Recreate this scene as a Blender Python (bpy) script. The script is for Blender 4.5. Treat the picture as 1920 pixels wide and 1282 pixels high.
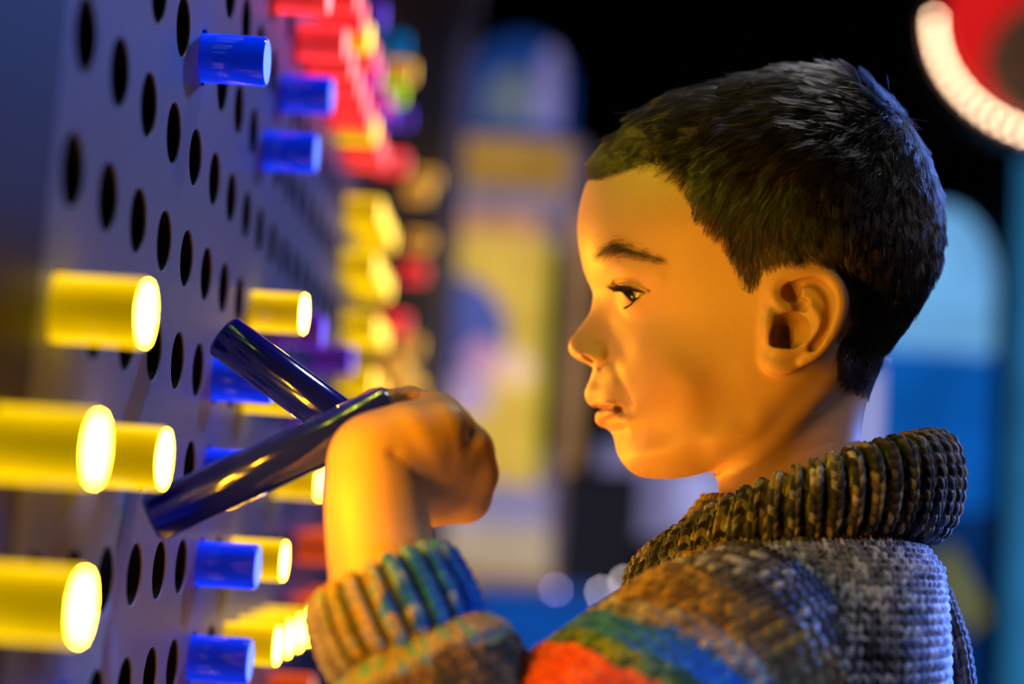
import bpy, math, random
import numpy as np
from mathutils import Matrix, Vector

# ------------------------------------------------------------------ scene, camera, world, lights, exposure
for o in list(bpy.data.objects):
    bpy.data.objects.remove(o)
scene = bpy.context.scene
COL = scene.collection
scene.view_settings.view_transform = 'Standard'
scene.view_settings.look = 'None'
scene.view_settings.exposure = 0.0
scene.view_settings.gamma = 1.0
scene.view_settings.use_curve_mapping = False
scene.cycles.max_bounces = 4; scene.cycles.diffuse_bounces = 2; scene.cycles.glossy_bounces = 2; scene.cycles.transmission_bounces = 3
scene.cycles.caustics_reflective = False; scene.cycles.caustics_refractive = False

FPX = 2947.4                      # focal length in pixels of the 1920 px wide frame
CAM = np.array([0.1639, 0.0, 0.90])
RT = np.array([0.99789218, -0.00180527, 0.06486869])
UP = np.array([-0.06469263, -0.10632311, 0.9922249])
FW = np.array([-0.00510581, 0.99432999, 0.10621579])
cam = bpy.data.cameras.new('camera')
cam.sensor_width = 36.0
cam.lens = FPX / 1920 * 36.0
cam.clip_start = 0.02
cam.dof.use_dof = True
cam.dof.focus_distance = 0.742
cam.dof.aperture_fstop = 2.4
cam.dof.aperture_blades = 9
camo = bpy.data.objects.new('camera', cam)
COL.objects.link(camo)
M = Matrix.Identity(4)
for i in range(3):
    M[i][0] = RT[i]; M[i][1] = UP[i]; M[i][2] = -FW[i]; M[i][3] = CAM[i]
camo.matrix_world = M
scene.camera = camo

world = bpy.data.worlds.new('world'); scene.world = world
world.use_nodes = True
world.node_tree.nodes['Background'].inputs[0].default_value = (0.10, 0.13, 0.25, 1)
world.node_tree.nodes['Background'].inputs[1].default_value = 0.02

def W(px, py, z):
    """world point seen at a pixel of the photograph, z metres in front of the camera"""
    return CAM + z * (FW + (px - 960) / FPX * RT - (py - 641) / FPX * UP)

def lamp(name, kind, loc, target, power, color, size=0.3, **kw):
    l = bpy.data.lights.new(name, kind); l.energy = power; l.color = color
    if kind == 'AREA':
        l.shape = 'DISK'; l.size = size
    else:
        l.shadow_soft_size = size
    for k, v in kw.items(): setattr(l, k, v)
    o = bpy.data.objects.new(name, l); COL.objects.link(o)
    o.location = loc
    o.rotation_euler = (Vector(target) - Vector(loc)).to_track_quat('-Z', 'Y').to_euler()
    return o

# stage lamps of the hall: a blue one behind the boy, a cool wash for the light wall, a dim lavender one overhead; cyan and purple are added fills
lamp('stage_lamp_blue', 'SPOT', (1.7, 1.75, 1.2), (0.40, 0.79, 0.815), 1200, (0.10, 0.24, 1.0), 0.05, spot_size=math.radians(9.5), spot_blend=0.8)
lamp('stage_lamp_wash', 'SPOT', (1.5, 2.3, 1.9), (0.0, 0.82, 1.0), 88, (0.10, 0.25, 1.0), 0.10, spot_size=math.radians(34), spot_blend=0.8)
lamp('stage_lamp_lavender', 'SPOT', (1.55, 0.45, 2.1), (0.52, 0.78, 0.86), 70, (0.78, 0.76, 1.0), 0.06, spot_size=math.radians(20), spot_blend=0.8)
lamp('stage_lamp_white', 'SPOT', (0.75, 1.5, 2.5), (0.12, 0.71, 0.92), 34, (0.75, 0.85, 1.0), 0.10, spot_size=math.radians(13), spot_blend=0.7)
lamp('added_fill_cyan', 'SPOT', (1.35, 0.05, 0.75), (0.16, 0.64, 0.805), 60, (0.20, 0.52, 1.0), 0.04, spot_size=math.radians(8), spot_blend=0.8)  # added fill aimed at the cuff and sleeve
lamp('added_fill_purple', 'SPOT', (1.3, 2.5, 2.5), (0.0, 3.7, 1.4), 60, (0.65, 0.55, 1.0), 0.10, spot_size=math.radians(36), spot_blend=0.8)  # added fill to lift the dark far end of the light wall

# ------------------------------------------------------------------ helpers
rng = np.random.default_rng(7)
random.seed(7)

def fast_mesh(name, verts, faces):
    verts = np.ascontiguousarray(verts, np.float32); faces = np.ascontiguousarray(faces, np.int32)
    k = faces.shape[1]
    me = bpy.data.meshes.new(name)
    me.vertices.add(len(verts)); me.vertices.foreach_set('co', verts.ravel())
    me.loops.add(faces.size); me.loops.foreach_set('vertex_index', faces.ravel())
    me.polygons.add(len(faces)); me.polygons.foreach_set('loop_start', np.arange(0, faces.size, k, dtype=np.int32))
    me.update(calc_edges=True)
    me.polygons.foreach_set('use_smooth', np.ones(len(faces), bool))
    return me

class MB:
    """collects polygons of any size into one mesh"""
    def __init__(s): s.v = []; s.f = []; s.m = []; s.sm = []
    def add(s, verts, faces, mi=0, smooth=False):
        o = len(s.v); s.v += [tuple(map(float, p)) for p in verts]
        for f in faces: s.f.append(tuple(i + o for i in f)); s.m.append(mi); s.sm.append(smooth)
        return s
    def box(s, lo, hi, mi=0, bev=0.0):
        x0, y0, z0 = lo; x1, y1, z1 = hi
        if bev <= 0:
            v = [(x, y, z) for z in (z0, z1) for y in (y0, y1) for x in (x0, x1)]
            f = [(0, 2, 3, 1), (4, 5, 7, 6), (0, 1, 5, 4), (2, 6, 7, 3), (0, 4, 6, 2), (1, 3, 7, 5)]
            return s.add(v, f, mi)
        b = bev
        rings = [(z0, b), (z0 + b, 0), (z1 - b, 0), (z1, b)]
        v = []
        for z, ins in rings:
            v += [(x0 + b, y0 + ins, z), (x1 - b, y0 + ins, z), (x1 - ins, y0 + b, z), (x1 - ins, y1 - b, z),
                  (x1 - b, y1 - ins, z), (x0 + b, y1 - ins, z), (x0 + ins, y1 - b, z), (x0 + ins, y0 + b, z)]
        f = [tuple(range(7, -1, -1)), tuple(range(24, 32))]
        for r in range(3):
            for i in range(8):
                j = (i + 1) % 8
                f.append((r * 8 + i, r * 8 + j, r * 8 + 8 + j, r * 8 + 8 + i))
        return s.add(v, f, mi)
    def lathe(s, prof, org, ax, e1, e2, n=32, mi=0, closed_start=True, closed_end=True, smooth=True):
        """profile [(r, h)] spun about the axis ax through org"""
        org, ax, e1, e2 = map(np.asarray, (org, ax, e1, e2)); v = []; f = []
        for r, h in prof:
            for k in range(n):
                t = 2 * math.pi * k / n
                v.append(org + ax * h + r * (math.cos(t) * e1 + math.sin(t) * e2))
        for i in range(len(prof) - 1):
            for k in range(n):
                l = (k + 1) % n
                f.append((i * n + k, i * n + l, i * n + n + l, i * n + n + k))
        o = len(s.v); s.add(v, f, mi, smooth)
        if closed_start: s.f.append(tuple(o + k for k in range(n - 1, -1, -1))); s.m.append(mi); s.sm.append(False)
        if closed_end: s.f.append(tuple(o + (len(prof) - 1) * n + k for k in range(n))); s.m.append(mi); s.sm.append(False)
        return s
    def mesh(s, name):
        me = bpy.data.meshes.new(name); me.from_pydata(s.v, [], s.f); me.update()
        me.polygons.foreach_set('material_index', np.array(s.m, np.int32))
        me.polygons.foreach_set('use_smooth', np.array(s.sm, bool))
        return me

def obj(name, data, mats=(), parent=None, **props):
    o = bpy.data.objects.new(name, data); COL.objects.link(o)
    if data is not None:
        if not isinstance(mats, (list, tuple)): mats = [mats]
        if len(data.materials) == 0:
            for m in mats: data.materials.append(m)
    if parent is not None: o.parent = parent
    for k, v in props.items(): o[k] = v
    return o

def frame_of(ax):
    ax = np.asarray(ax, float); ax = ax / np.linalg.norm(ax)
    t = np.array([0, 0, 1.0]) if abs(ax[2]) < 0.9 else np.array([1.0, 0, 0])
    e1 = np.cross(t, ax); e1 /= np.linalg.norm(e1); e2 = np.cross(ax, e1)
    return ax, e1, e2

# ---- materials
def new_mat(name):
    m = bpy.data.materials.new(name); m.use_nodes = True
    nt = m.node_tree
    return m, nt, nt.nodes['Principled BSDF']

def pmat(name, color, rough=0.6, metal=0.0, noise=0.0, scale=40.0, bump=0.0, emis=None, emis_s=0.0, coat=0.0, spec=0.5, dist=0.001):
    m, nt, b = new_mat(name)
    b.inputs['Roughness'].default_value = rough; b.inputs['Metallic'].default_value = metal
    b.inputs['Base Color'].default_value = (*color, 1)
    b.inputs['Specular IOR Level'].default_value = spec
    b.inputs['Coat Weight'].default_value = coat; b.inputs['Coat Roughness'].default_value = 0.05
    if noise > 0 or bump > 0:
        tc = nt.nodes.new('ShaderNodeTexCoord'); nz = nt.nodes.new('ShaderNodeTexNoise')
        nz.inputs['Scale'].default_value = scale; nz.inputs['Detail'].default_value = 5
        nt.links.new(tc.outputs['Object'], nz.inputs['Vector'])
        if noise > 0:
            mr = nt.nodes.new('ShaderNodeMapRange'); mr.inputs['To Min'].default_value = 1 - noise; mr.inputs['To Max'].default_value = 1 + noise
            nt.links.new(nz.outputs['Fac'], mr.inputs['Value'])
            mx = nt.nodes.new('ShaderNodeMix'); mx.data_type = 'RGBA'; mx.blend_type = 'MULTIPLY'; mx.inputs['Factor'].default_value = 1
            mx.inputs[6].default_value = (*color, 1)
            nt.links.new(mr.outputs['Result'], mx.inputs[7]); nt.links.new(mx.outputs[2], b.inputs['Base Color'])
        if bump > 0:
            bp = nt.nodes.new('ShaderNodeBump'); bp.inputs['Strength'].default_value = bump; bp.inputs['Distance'].default_value = dist
            nt.links.new(nz.outputs['Fac'], bp.inputs['Height']); nt.links.new(bp.outputs['Normal'], b.inputs['Normal'])
    if emis is not None:
        b.inputs['Emission Color'].default_value = (*emis, 1); b.inputs['Emission Strength'].default_value = emis_s
    return m

# ---- surface nets on a rectilinear grid
def sample(F, ix):
    s = np.array(F.shape) - 1.001
    ix = np.clip(ix, 0, s); i0 = ix.astype(np.int32); f = ix - i0
    x, y, z = i0.T; fx, fy, fz = f.T
    r = 0
    for dx in (0, 1):
        wx = fx if dx else 1 - fx
        for dy in (0, 1):
            wy = fy if dy else 1 - fy
            for dz in (0, 1):
                wz = fz if dz else 1 - fz
                r = r + F[x + dx, y + dy, z + dz] * wx * wy * wz
    return r

def surface_nets(F, axes):
    S = F < 0
    n = np.array(F.shape) - 1
    cnt = np.zeros(n, np.int8)
    for dx in (0, 1):
        for dy in (0, 1):
            for dz in (0, 1):
                cnt += S[dx:n[0] + dx, dy:n[1] + dy, dz:n[2] + dz]
    act = np.argwhere((cnt > 0) & (cnt < 8))
    idx = np.full(n, -1, np.int32); idx[tuple(act.T)] = np.arange(len(act))
    acc = np.zeros((len(act), 3)); num = np.zeros(len(act))
    corners = [(0, 0, 0), (1, 0, 0), (0, 1, 0), (1, 1, 0), (0, 0, 1), (1, 0, 1), (0, 1, 1), (1, 1, 1)]
    vals = [F[act[:, 0] + c[0], act[:, 1] + c[1], act[:, 2] + c[2]].astype(np.float64) for c in corners]
    for a in range(8):
        for ax in range(3):
            if corners[a][ax]: continue
            c2 = list(corners[a]); c2[ax] = 1; b = corners.index(tuple(c2))
            va, vb = vals[a], vals[b]; m = (va < 0) != (vb < 0)
            t = va[m] / (va[m] - vb[m])
            p = np.tile(np.array(corners[a], float), (m.sum(), 1)); p[:, ax] = t
            acc[m] += p; num[m] += 1
    ix = act + acc / num[:, None]
    # settle the points onto the zero surface (index space)
    for _ in range(2):
        e = 0.6; g = np.zeros_like(ix)
        for ax in range(3):
            d = np.zeros(3); d[ax] = e
            g[:, ax] = (sample(F, ix + d) - sample(F, ix - d)) / (2 * e)
        v = sample(F, ix); g2 = (g * g).sum(1) + 1e-12
        st = np.clip(-(v / g2)[:, None] * g, -0.5, 0.5)
        ix = ix + 0.8 * st
    quads = []
    for ax in range(3):
        b, c = (ax + 1) % 3, (ax + 2) % 3
        sl0 = [slice(None)] * 3; sl1 = [slice(None)] * 3
        sl0[ax] = slice(0, -1); sl1[ax] = slice(1, None)
        D = S[tuple(sl0)] != S[tuple(sl1)]
        e = np.argwhere(D)
        ok = (e[:, b] > 0) & (e[:, c] > 0) & (e[:, b] < n[b]) & (e[:, c] < n[c])
        e = e[ok]
        fl = S[tuple(e.T)]
        def at(db, dc):
            p = e.copy(); p[:, b] -= db; p[:, c] -= dc
            return idx[tuple(p.T)]
        q = np.stack([at(1, 1), at(0, 1), at(0, 0), at(1, 0)], 1)
        q[~fl] = q[~fl][:, ::-1]
        quads.append(q)
    quads = np.concatenate(quads)
    quads = quads[(quads >= 0).all(1)]
    P = np.stack([np.interp(ix[:, k], np.arange(len(axes[k])), axes[k]) for k in range(3)], 1)
    return P, quads

def smin(a, b, k):
    h = np.clip(0.5 + 0.5 * (b - a) / k, 0, 1)
    return b + (a - b) * h - k * h * (1 - h)
def smax(a, b, k): return -smin(-a, -b, k)

def seg_dist(P, A, B):
    """distance of grids P=(x,y,z) to segment and the parameter along it"""
    A = np.asarray(A, np.float32); B = np.asarray(B, np.float32); d = B - A
    L = float((d * d).sum()) + 1e-12
    t = np.clip(((P[0] - A[0]) * d[0] + (P[1] - A[1]) * d[1] + (P[2] - A[2]) * d[2]) / L, 0, 1)
    return np.sqrt((P[0] - A[0] - t * d[0]) ** 2 + (P[1] - A[1] - t * d[1]) ** 2 + (P[2] - A[2] - t * d[2]) ** 2), t

def tube_sdf(P, pts, rad, k=0.0):
    r = None
    for i in range(len(pts) - 1):
        d, t = seg_dist(P, pts[i], pts[i + 1])
        d = d - (rad[i] + (rad[i + 1] - rad[i]) * t)
        r = d if r is None else (np.minimum(r, d) if k <= 0 else smin(r, d, k))
    return r

def catmull(pts, n=8):
    p = np.asarray(pts, float); p = np.vstack([2 * p[0] - p[1], p, 2 * p[-1] - p[-2]])
    out = []
    for i in range(1, len(p) - 2):
        for t in np.linspace(0, 1, n, endpoint=False):
            out.append(0.5 * (2 * p[i] + (p[i + 1] - p[i - 1]) * t + (2 * p[i - 1] - 5 * p[i] + 4 * p[i + 1] - p[i + 2]) * t * t
                              + (3 * p[i] - p[i - 1] - 3 * p[i + 1] + p[i + 2]) * t ** 3))
    out.append(p[-2]); return np.array(out)

def poly_sd(X, Y, poly):
    """signed distance of grid points to a closed polygon, positive inside"""
    d2 = np.full(X.shape, 1e9); ins = np.zeros(X.shape, bool); n = len(poly)
    for i in range(n):
        ax, ay = poly[i]; bx, by = poly[(i + 1) % n]
        dx, dy = bx - ax, by - ay; L = dx * dx + dy * dy + 1e-15
        t = np.clip(((X - ax) * dx + (Y - ay) * dy) / L, 0, 1)
        d2 = np.minimum(d2, (X - ax - t * dx) ** 2 + (Y - ay - t * dy) ** 2)
        c = ((ay > Y) != (by > Y)) & (X < (bx - ax) * (Y - ay) / ((by - ay) if by != ay else 1e-12) + ax)
        ins ^= c
    d = np.sqrt(d2); return np.where(ins, d, -d)

def line_d2(X, Y, pts):
    d2 = np.full(X.shape, 1e9)
    for i in range(len(pts) - 1):
        ax, ay = pts[i]; bx, by = pts[i + 1]; dx, dy = bx - ax, by - ay
        t = np.clip(((X - ax) * dx + (Y - ay) * dy) / (dx * dx + dy * dy + 1e-15), 0, 1)
        d2 = np.minimum(d2, (X - ax - t * dx) ** 2 + (Y - ay - t * dy) ** 2)
    return d2

# ------------------------------------------------------------------ room shell and the light wall
SP = 0.05                                   # hole spacing of the light wall
Y0, ZTOP = 0.5540, CAM[2] + 0.2608          # hole (column 0, row 0)
HOLE_R, PEG_R, PEG_L = 0.0136, 0.0121, 0.031

m_panel = pmat('panel_paint', (0.27, 0.295, 0.38), 0.42, 0.0, 0.10, 60, 0.12, dist=0.0006)
m_dark = pmat('dark_paint_and_shade', (0.020, 0.018, 0.019), 0.55, noise=0.2, scale=30, bump=0.1)
m_cavity = pmat('cavity_black', (0.004, 0.004, 0.004), 0.9, noise=0.2)
m_floor = pmat('floor_carpet', (0.02, 0.02, 0.028), 0.9, noise=0.4, scale=120, bump=0.3)
m_wall = pmat('hall_wall_paint', (0.012, 0.014, 0.022), 0.85, noise=0.3, scale=6)
m_ceil = pmat('hall_ceiling_paint', (0.006, 0.006, 0.008), 0.9, noise=0.3)

RX0, RX1, RY0, RY1, RZ1 = -0.35, 4.6, -2.2, 6.6, 3.2
def struct(name, lo, hi, m, label):
    o = obj(name, MB().box(lo, hi).mesh(name), m); o['kind'] = 'structure'; o['label'] = label; return o
struct('floor', (RX0, RY0, -0.05), (RX1, RY1, 0.0), m_floor, 'dark carpeted floor of the exhibit hall')
struct('ceiling', (RX0, RY0, RZ1), (RX1, RY1, RZ1 + 0.05), m_ceil, 'black ceiling of the exhibit hall')
struct('wall_back', (RX0, RY1, 0), (RX1, RY1 + 0.1, RZ1), m_wall, 'dark navy far wall of the exhibit hall')
struct('wall_right', (RX1, RY0, 0), (RX1 + 0.1, RY1, RZ1), m_wall, 'dark side wall of the exhibit hall')
struct('wall_left', (RX0 - 0.1, RY0, 0), (RX0, RY1, RZ1), m_wall, 'dark wall behind the light wall')
struct('wall_front', (RX0, RY0 - 0.1, 0), (RX1, RY0, RZ1), m_wall, 'dark wall behind the viewer')

def pegboard(c0, c1, r0, r1, y_lo, y_hi, z_lo, z_hi, nseg=28, depth=0.014):
    """perforated sheet with its face at x=0: one square cell with a round, chamfered hole per grid point"""
    cell = SP / 2
    ang = [2 * math.pi * (k + 0.5) / nseg for k in range(nseg)]
    ring = []
    for a in ang:
        ca, sa = math.cos(a), math.sin(a); m = cell / max(abs(ca), abs(sa)); ring.append((ca * m, sa * m))
    tv = []
    for (y, z) in ring: tv.append((0, y, z))
    for rad, x in ((HOLE_R + 0.0007, 0), (HOLE_R, -0.0007), (HOLE_R, -depth)):
        for a in ang: tv.append((x, rad * math.cos(a), rad * math.sin(a)))
    tf = []
    for j in range(3):
        for k in range(nseg):
            l = (k + 1) % nseg; tf.append((j * nseg + k, j * nseg + l, (j + 1) * nseg + l, (j + 1) * nseg + k))
    tv = np.array(tv); tf = np.array(tf)
    V = []; Fq = []
    n = 0
    for c in range(c0, c1 + 1):
        for r in range(r0, r1 + 1):
            V.append(tv + np.array([0, Y0 + c * SP, ZTOP - r * SP])); Fq.append(tf + n); n += len(tv)
    V = np.concatenate(V); Fq = np.concatenate(Fq)
    me_v = [tuple(p) for p in V]; me_f = [tuple(int(i) for i in q) for q in Fq]
    # plain border strips
    ya, yb = Y0 + c0 * SP - cell, Y0 + c1 * SP + cell; zb, za = ZTOP - r1 * SP - cell, ZTOP - r0 * SP + cell
    for (y1, y2, z1, z2) in ((y_lo, ya, z_lo, z_hi), (yb, y_hi, z_lo, z_hi), (ya, yb, z_lo, zb), (ya, yb, za, z_hi)):
        if y2 - y1 > 1e-4 and z2 - z1 > 1e-4:
            o = len(me_v); me_v += [(0, y1, z1), (0, y2, z1), (0, y2, z2), (0, y1, z2)]; me_f.append((o, o + 1, o + 2, o + 3))
    me = bpy.data.meshes.new('pegboard'); me.from_pydata(me_v, [], me_f); me.update()
    mi = np.zeros(len(me_f), np.int32); nf = len(tf); k_ = np.arange(len(Fq)) % nf
    mi[:len(Fq)][k_ >= 2 * nseg] = 1                      # the drilled bores are set to the black cavity colour
    me.polygons.foreach_set('material_index', mi)
    return me

COL_FAR = 56
Z_LO, Z_HI = 0.30, 1.95
YSEAM = Y0 - 0.5 * SP
YFAR = Y0 + COL_FAR * SP + 0.03
lw = obj('light_wall', None); lw.location = (0, YSEAM, Z_LO)
lw['label'] = 'tall grey perforated light wall holding rows of glowing pegs'; lw['category'] = 'light wall'
def child_of(o, p):
    bpy.context.view_layer.update()
    o.parent = p; o.matrix_parent_inverse = Matrix.Translation(-Vector(p.location)); return o
p1 = child_of(obj('perforated_panel', pegboard(0, COL_FAR, -15, 12, YSEAM, YFAR, Z_LO, Z_HI), [m_panel, m_cavity]), lw)
p1['label'] = 'grey painted panel drilled with round holes'
p2 = child_of(obj('perforated_panel', pegboard(-1, -1, 5, 12, Y0 - 9.6 * SP, YSEAM - 0.0005, Z_LO, Z_HI), [m_dark, m_cavity]), lw)  # shade at the near end put into a near-black panel colour
p2['label'] = 'end panel darkened to stand for shade, with one short column of holes'
child_of(obj('back_box', MB().box((-0.16, Y0 - 9.6 * SP, Z_LO), (-0.07, YFAR, Z_HI)).mesh('back_box'), m_cavity), lw)
for (lo, hi) in (((-0.16, YFAR, 0.0), (0.012, YFAR + 0.16, Z_HI + 0.08)),):
    child_of(obj('end_post', MB().box(lo, hi, bev=0.004).mesh('end_post'), pmat('post_mauve', (0.16, 0.13, 0.17), 0.6, noise=0.1)), lw)
child_of(obj('top_rail', MB().box((-0.16, Y0 - 9.6 * SP, Z_HI), (0.012, YFAR, Z_HI + 0.08), bev=0.004).mesh('top_rail'), m_dark), lw)
child_of(obj('plinth', MB().box((-0.16, Y0 - 9.6 * SP, 0.0), (0.02, YFAR, Z_LO), bev=0.004).mesh('plinth'), m_dark), lw)

# ---- glowing pegs
def peg_mats(key, body, face, sb, sf):
    """lit acrylic: clear, coloured, brightest along its edges where the light inside leaves the rod"""
    m, nt, b = new_mat('peg_acrylic_' + key)
    b.inputs['Base Color'].default_value = (*[0.5 * x + 0.02 for x in body], 1)
    b.inputs['Roughness'].default_value = 0.12; b.inputs['Coat Weight'].default_value = 0.3
    lw_ = nt.nodes.new('ShaderNodeLayerWeight'); lw_.inputs['Blend'].default_value = 0.38
    tc = nt.nodes.new('ShaderNodeTexCoord'); nz = nt.nodes.new('ShaderNodeTexNoise')
    nz.inputs['Scale'].default_value = 55; nz.inputs['Detail'].default_value = 2
    mp = nt.nodes.new('ShaderNodeMapping'); mp.inputs['Scale'].default_value = (0.4, 1, 1)
    nt.links.new(tc.outputs['Object'], mp.inputs['Vector']); nt.links.new(mp.outputs['Vector'], nz.inputs['Vector'])
    r = nt.nodes.new('ShaderNodeMapRange'); r.inputs['From Min'].default_value = 0.0; r.inputs['From Max'].default_value = 0.75
    r.inputs['To Min'].default_value = 0.24; r.inputs['To Max'].default_value = 1.45
    nt.links.new(lw_.outputs['Facing'], r.inputs['Value'])
    r2 = nt.nodes.new('ShaderNodeMapRange'); r2.inputs['From Min'].default_value = 0.3; r2.inputs['From Max'].default_value = 0.7
    r2.inputs['To Min'].default_value = 0.75 * sb; r2.inputs['To Max'].default_value = 1.2 * sb
    nt.links.new(nz.outputs['Fac'], r2.inputs['Value'])
    mu = nt.nodes.new('ShaderNodeMath'); mu.operation = 'MULTIPLY'
    nt.links.new(r.outputs['Result'], mu.inputs[0]); nt.links.new(r2.outputs['Result'], mu.inputs[1])
    b.inputs['Emission Color'].default_value = (*body, 1)
    nt.links.new(mu.outputs[0], b.inputs['Emission Strength'])
    mf, ntf, bf = new_mat('peg_lit_face_' + key)
    bf.inputs['Base Color'].default_value = (0.2, 0.2, 0.2, 1); bf.inputs['Roughness'].default_value = 0.4
    bf.inputs['Emission Color'].default_value = (*face, 1); bf.inputs['Emission Strength'].default_value = sf
    return m, mf

PEGC = {
    'yellow': peg_mats('yellow', (1.0, 0.60, 0.0), (1.0, 0.43, 0.011), 1.5, 215.0),
    'yellow_far': peg_mats('yellow_far', (1.0, 0.60, 0.0), (1.0, 0.42, 0.010), 1.5, 470.0),
    'yellow_dim': peg_mats('yellow_dim', (1.0, 0.60, 0.0), (1.0, 0.66, 0.10), 1.4, 6.0),
    'blue': peg_mats('blue', (0.0, 0.03, 0.95), (0.12, 0.22, 1.0), 1.1, 2.2),
    'red': peg_mats('red', (1.0, 0.03, 0.035), (1.0, 0.26, 0.26), 1.9, 3.2),
    'orange': peg_mats('orange', (1.0, 0.10, 0.01), (1.0, 0.35, 0.2), 0.9, 1.4),
    'violet': peg_mats('violet', (0.14, 0.02, 0.55), (0.17, 0.10, 1.0), 0.6, 2.2),
    'magenta': peg_mats('magenta', (0.9, 0.02, 0.5), (1.0, 0.10, 0.75), 1.0, 2.4),
    'teal': peg_mats('teal', (0.0, 0.16, 0.5), (0.0, 0.25, 0.7), 0.8, 2.0),
    'lime': peg_mats('lime', (0.45, 0.75, 0.0), (0.62, 0.9, 0.05), 1.2, 3.0),
    'lime_near': peg_mats('lime_near', (0.45, 0.75, 0.0), (0.75, 0.80, 0.01), 1.0, 75.0),
    'amber': peg_mats('amber', (1.0, 0.42, 0.05), (1.0, 0.62, 0.14), 1.2, 4.0),
}
def peg_mesh(key):
    R, L = PEG_R, PEG_L
    X, Yv, Z = np.array([1., 0, 0]), np.array([0, 1., 0]), np.array([0, 0, 1.])
    prof = [(R, -0.020), (R, 0.0), (R, L - 0.0012), (R - 0.0012, L)]
    sh = MB().lathe(prof, (0, 0, 0), X, Yv, Z, 40, closed_end=False).mesh('acrylic_peg_' + key)
    sh.materials.append(PEGC[key][0])
    fc = MB().lathe([(R - 0.0012, 0.0), (R - 0.0022, 0.0002)], (0, 0, 0), X, Yv, Z, 40, closed_start=False).mesh('lit_face_' + key)
    fc.materials.append(PEGC[key][1])
    return sh, fc
PEG_MESH = {k: peg_mesh(k) for k in PEGC}
PEGS = []
def P_(color, *cr): PEGS.extend((color, c, r) for c, r in cr)
P_('yellow', (0, 4), (-1, 5), (1, 5), (-1, 6), (8, 3), (8, 4), (11, 5), (8, 6), (8, 7), (9, 7), (10, 7), (11, 7),
   (20, 0), (20, 1), (20, 2), (20, 3), (19, 0), (18, 0), (17, 0), (19, 1), (17, 1), (18, 1), (18, 2), (19, 2), (18, 3), (13, -2), (15, -1))
P_('amber', (31, 2), (30, 3), (29, 4), (26, 2), (25, 3), (32, -2), (30, -3), (33, -4), (31, 1), (33, 2), (22, -4), (28, 2), (27, 3), (26, 4))
P_('lime', (20, -3))
P_('blue', (4, 1), (9, 0), (8, 1), (6, 4), (6, 5), (6, 6), (6, 7), (1, 7))
P_('violet', (10, 3), (14, 3), (18, -2), (22, -3), (15, -3), (13, 5), (12, 4))
P_('teal', (20, -4))
P_('magenta', (15, -2), (17, -2))
P_('red', (8, -1), (9, -2), (10, -1), (11, -1), (12, -1), (13, -1), (14, -1), (16, -1), (17, -1), (11, -2), (12, -2), (10, -2), (14, -2),
   (22, -2), (31, -1), (26, 1))
P_('orange', (14, 6), (15, 6), (16, 6), (14, 7), (16, 7), (10, 8), (12, 8), (18, 5), (19, 6))
# unseen pegs added on the same wall to light the boy's face and hair
EXTRA = [('yellow', c, r) for (c, r) in ((3, 9), (5, 9), (4, 10), (2, 10))]
EXTRA += [('lime', c, r) for (c, r) in ((0, 0), (1, -1), (2, -1), (3, -2), (4, -2), (5, -3), (1, -2), (3, -3))]
ORD = ['first', 'second', 'third', 'fourth', 'fifth', 'sixth', 'seventh', 'eighth', 'ninth', 'tenth', 'eleventh', 'twelfth', 'thirteenth',
       'fourteenth', 'fifteenth', 'sixteenth', 'seventeenth', 'eighteenth']
rows_seen = {}
for (k, c, r) in PEGS: rows_seen.setdefault(r, []).append((c, k))
for r in rows_seen: rows_seen[r].sort()
row_list = sorted(rows_seen)
for (k, c, r) in PEGS + EXTRA:
    sh, fc = PEG_MESH['lime_near' if k == 'lime' and c < 10 else k if k != 'yellow' or c < 2 else ('yellow_dim' if c >= 13 else 'yellow' if 5 <= r < 9 else 'yellow_far')]
    o = obj('acrylic_peg', sh); o.location = (0, Y0 + c * SP, ZTOP - r * SP)
    o.rotation_euler = (random.uniform(0, 6.28), 0, 0)
    f_ = obj('lit_face', fc, parent=o); f_.location = (PEG_L, 0, 0)
    f_['label'] = 'pale glowing round end of the peg'
    o['category'] = 'peg'; o['group'] = 'glowing pegs plugged into the light wall'
    if (k, c, r) in EXTRA:
        o['label'] = f'glowing {k} peg added for its light past the edge of the picture'; o['group'] = f'{k} pegs added for their light past the edge of the picture'
    else:
        same = [cc for cc, kk in rows_seen[r] if kk == k]
        i = same.index(c)
        rw = ORD[row_list.index(r)]
        o['label'] = (f'the only glowing {k} peg in the {rw} peg row from the top' if len(same) == 1 else
                      f'{ORD[i]} glowing {k} peg from the near end, {rw} peg row from the top')

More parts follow.
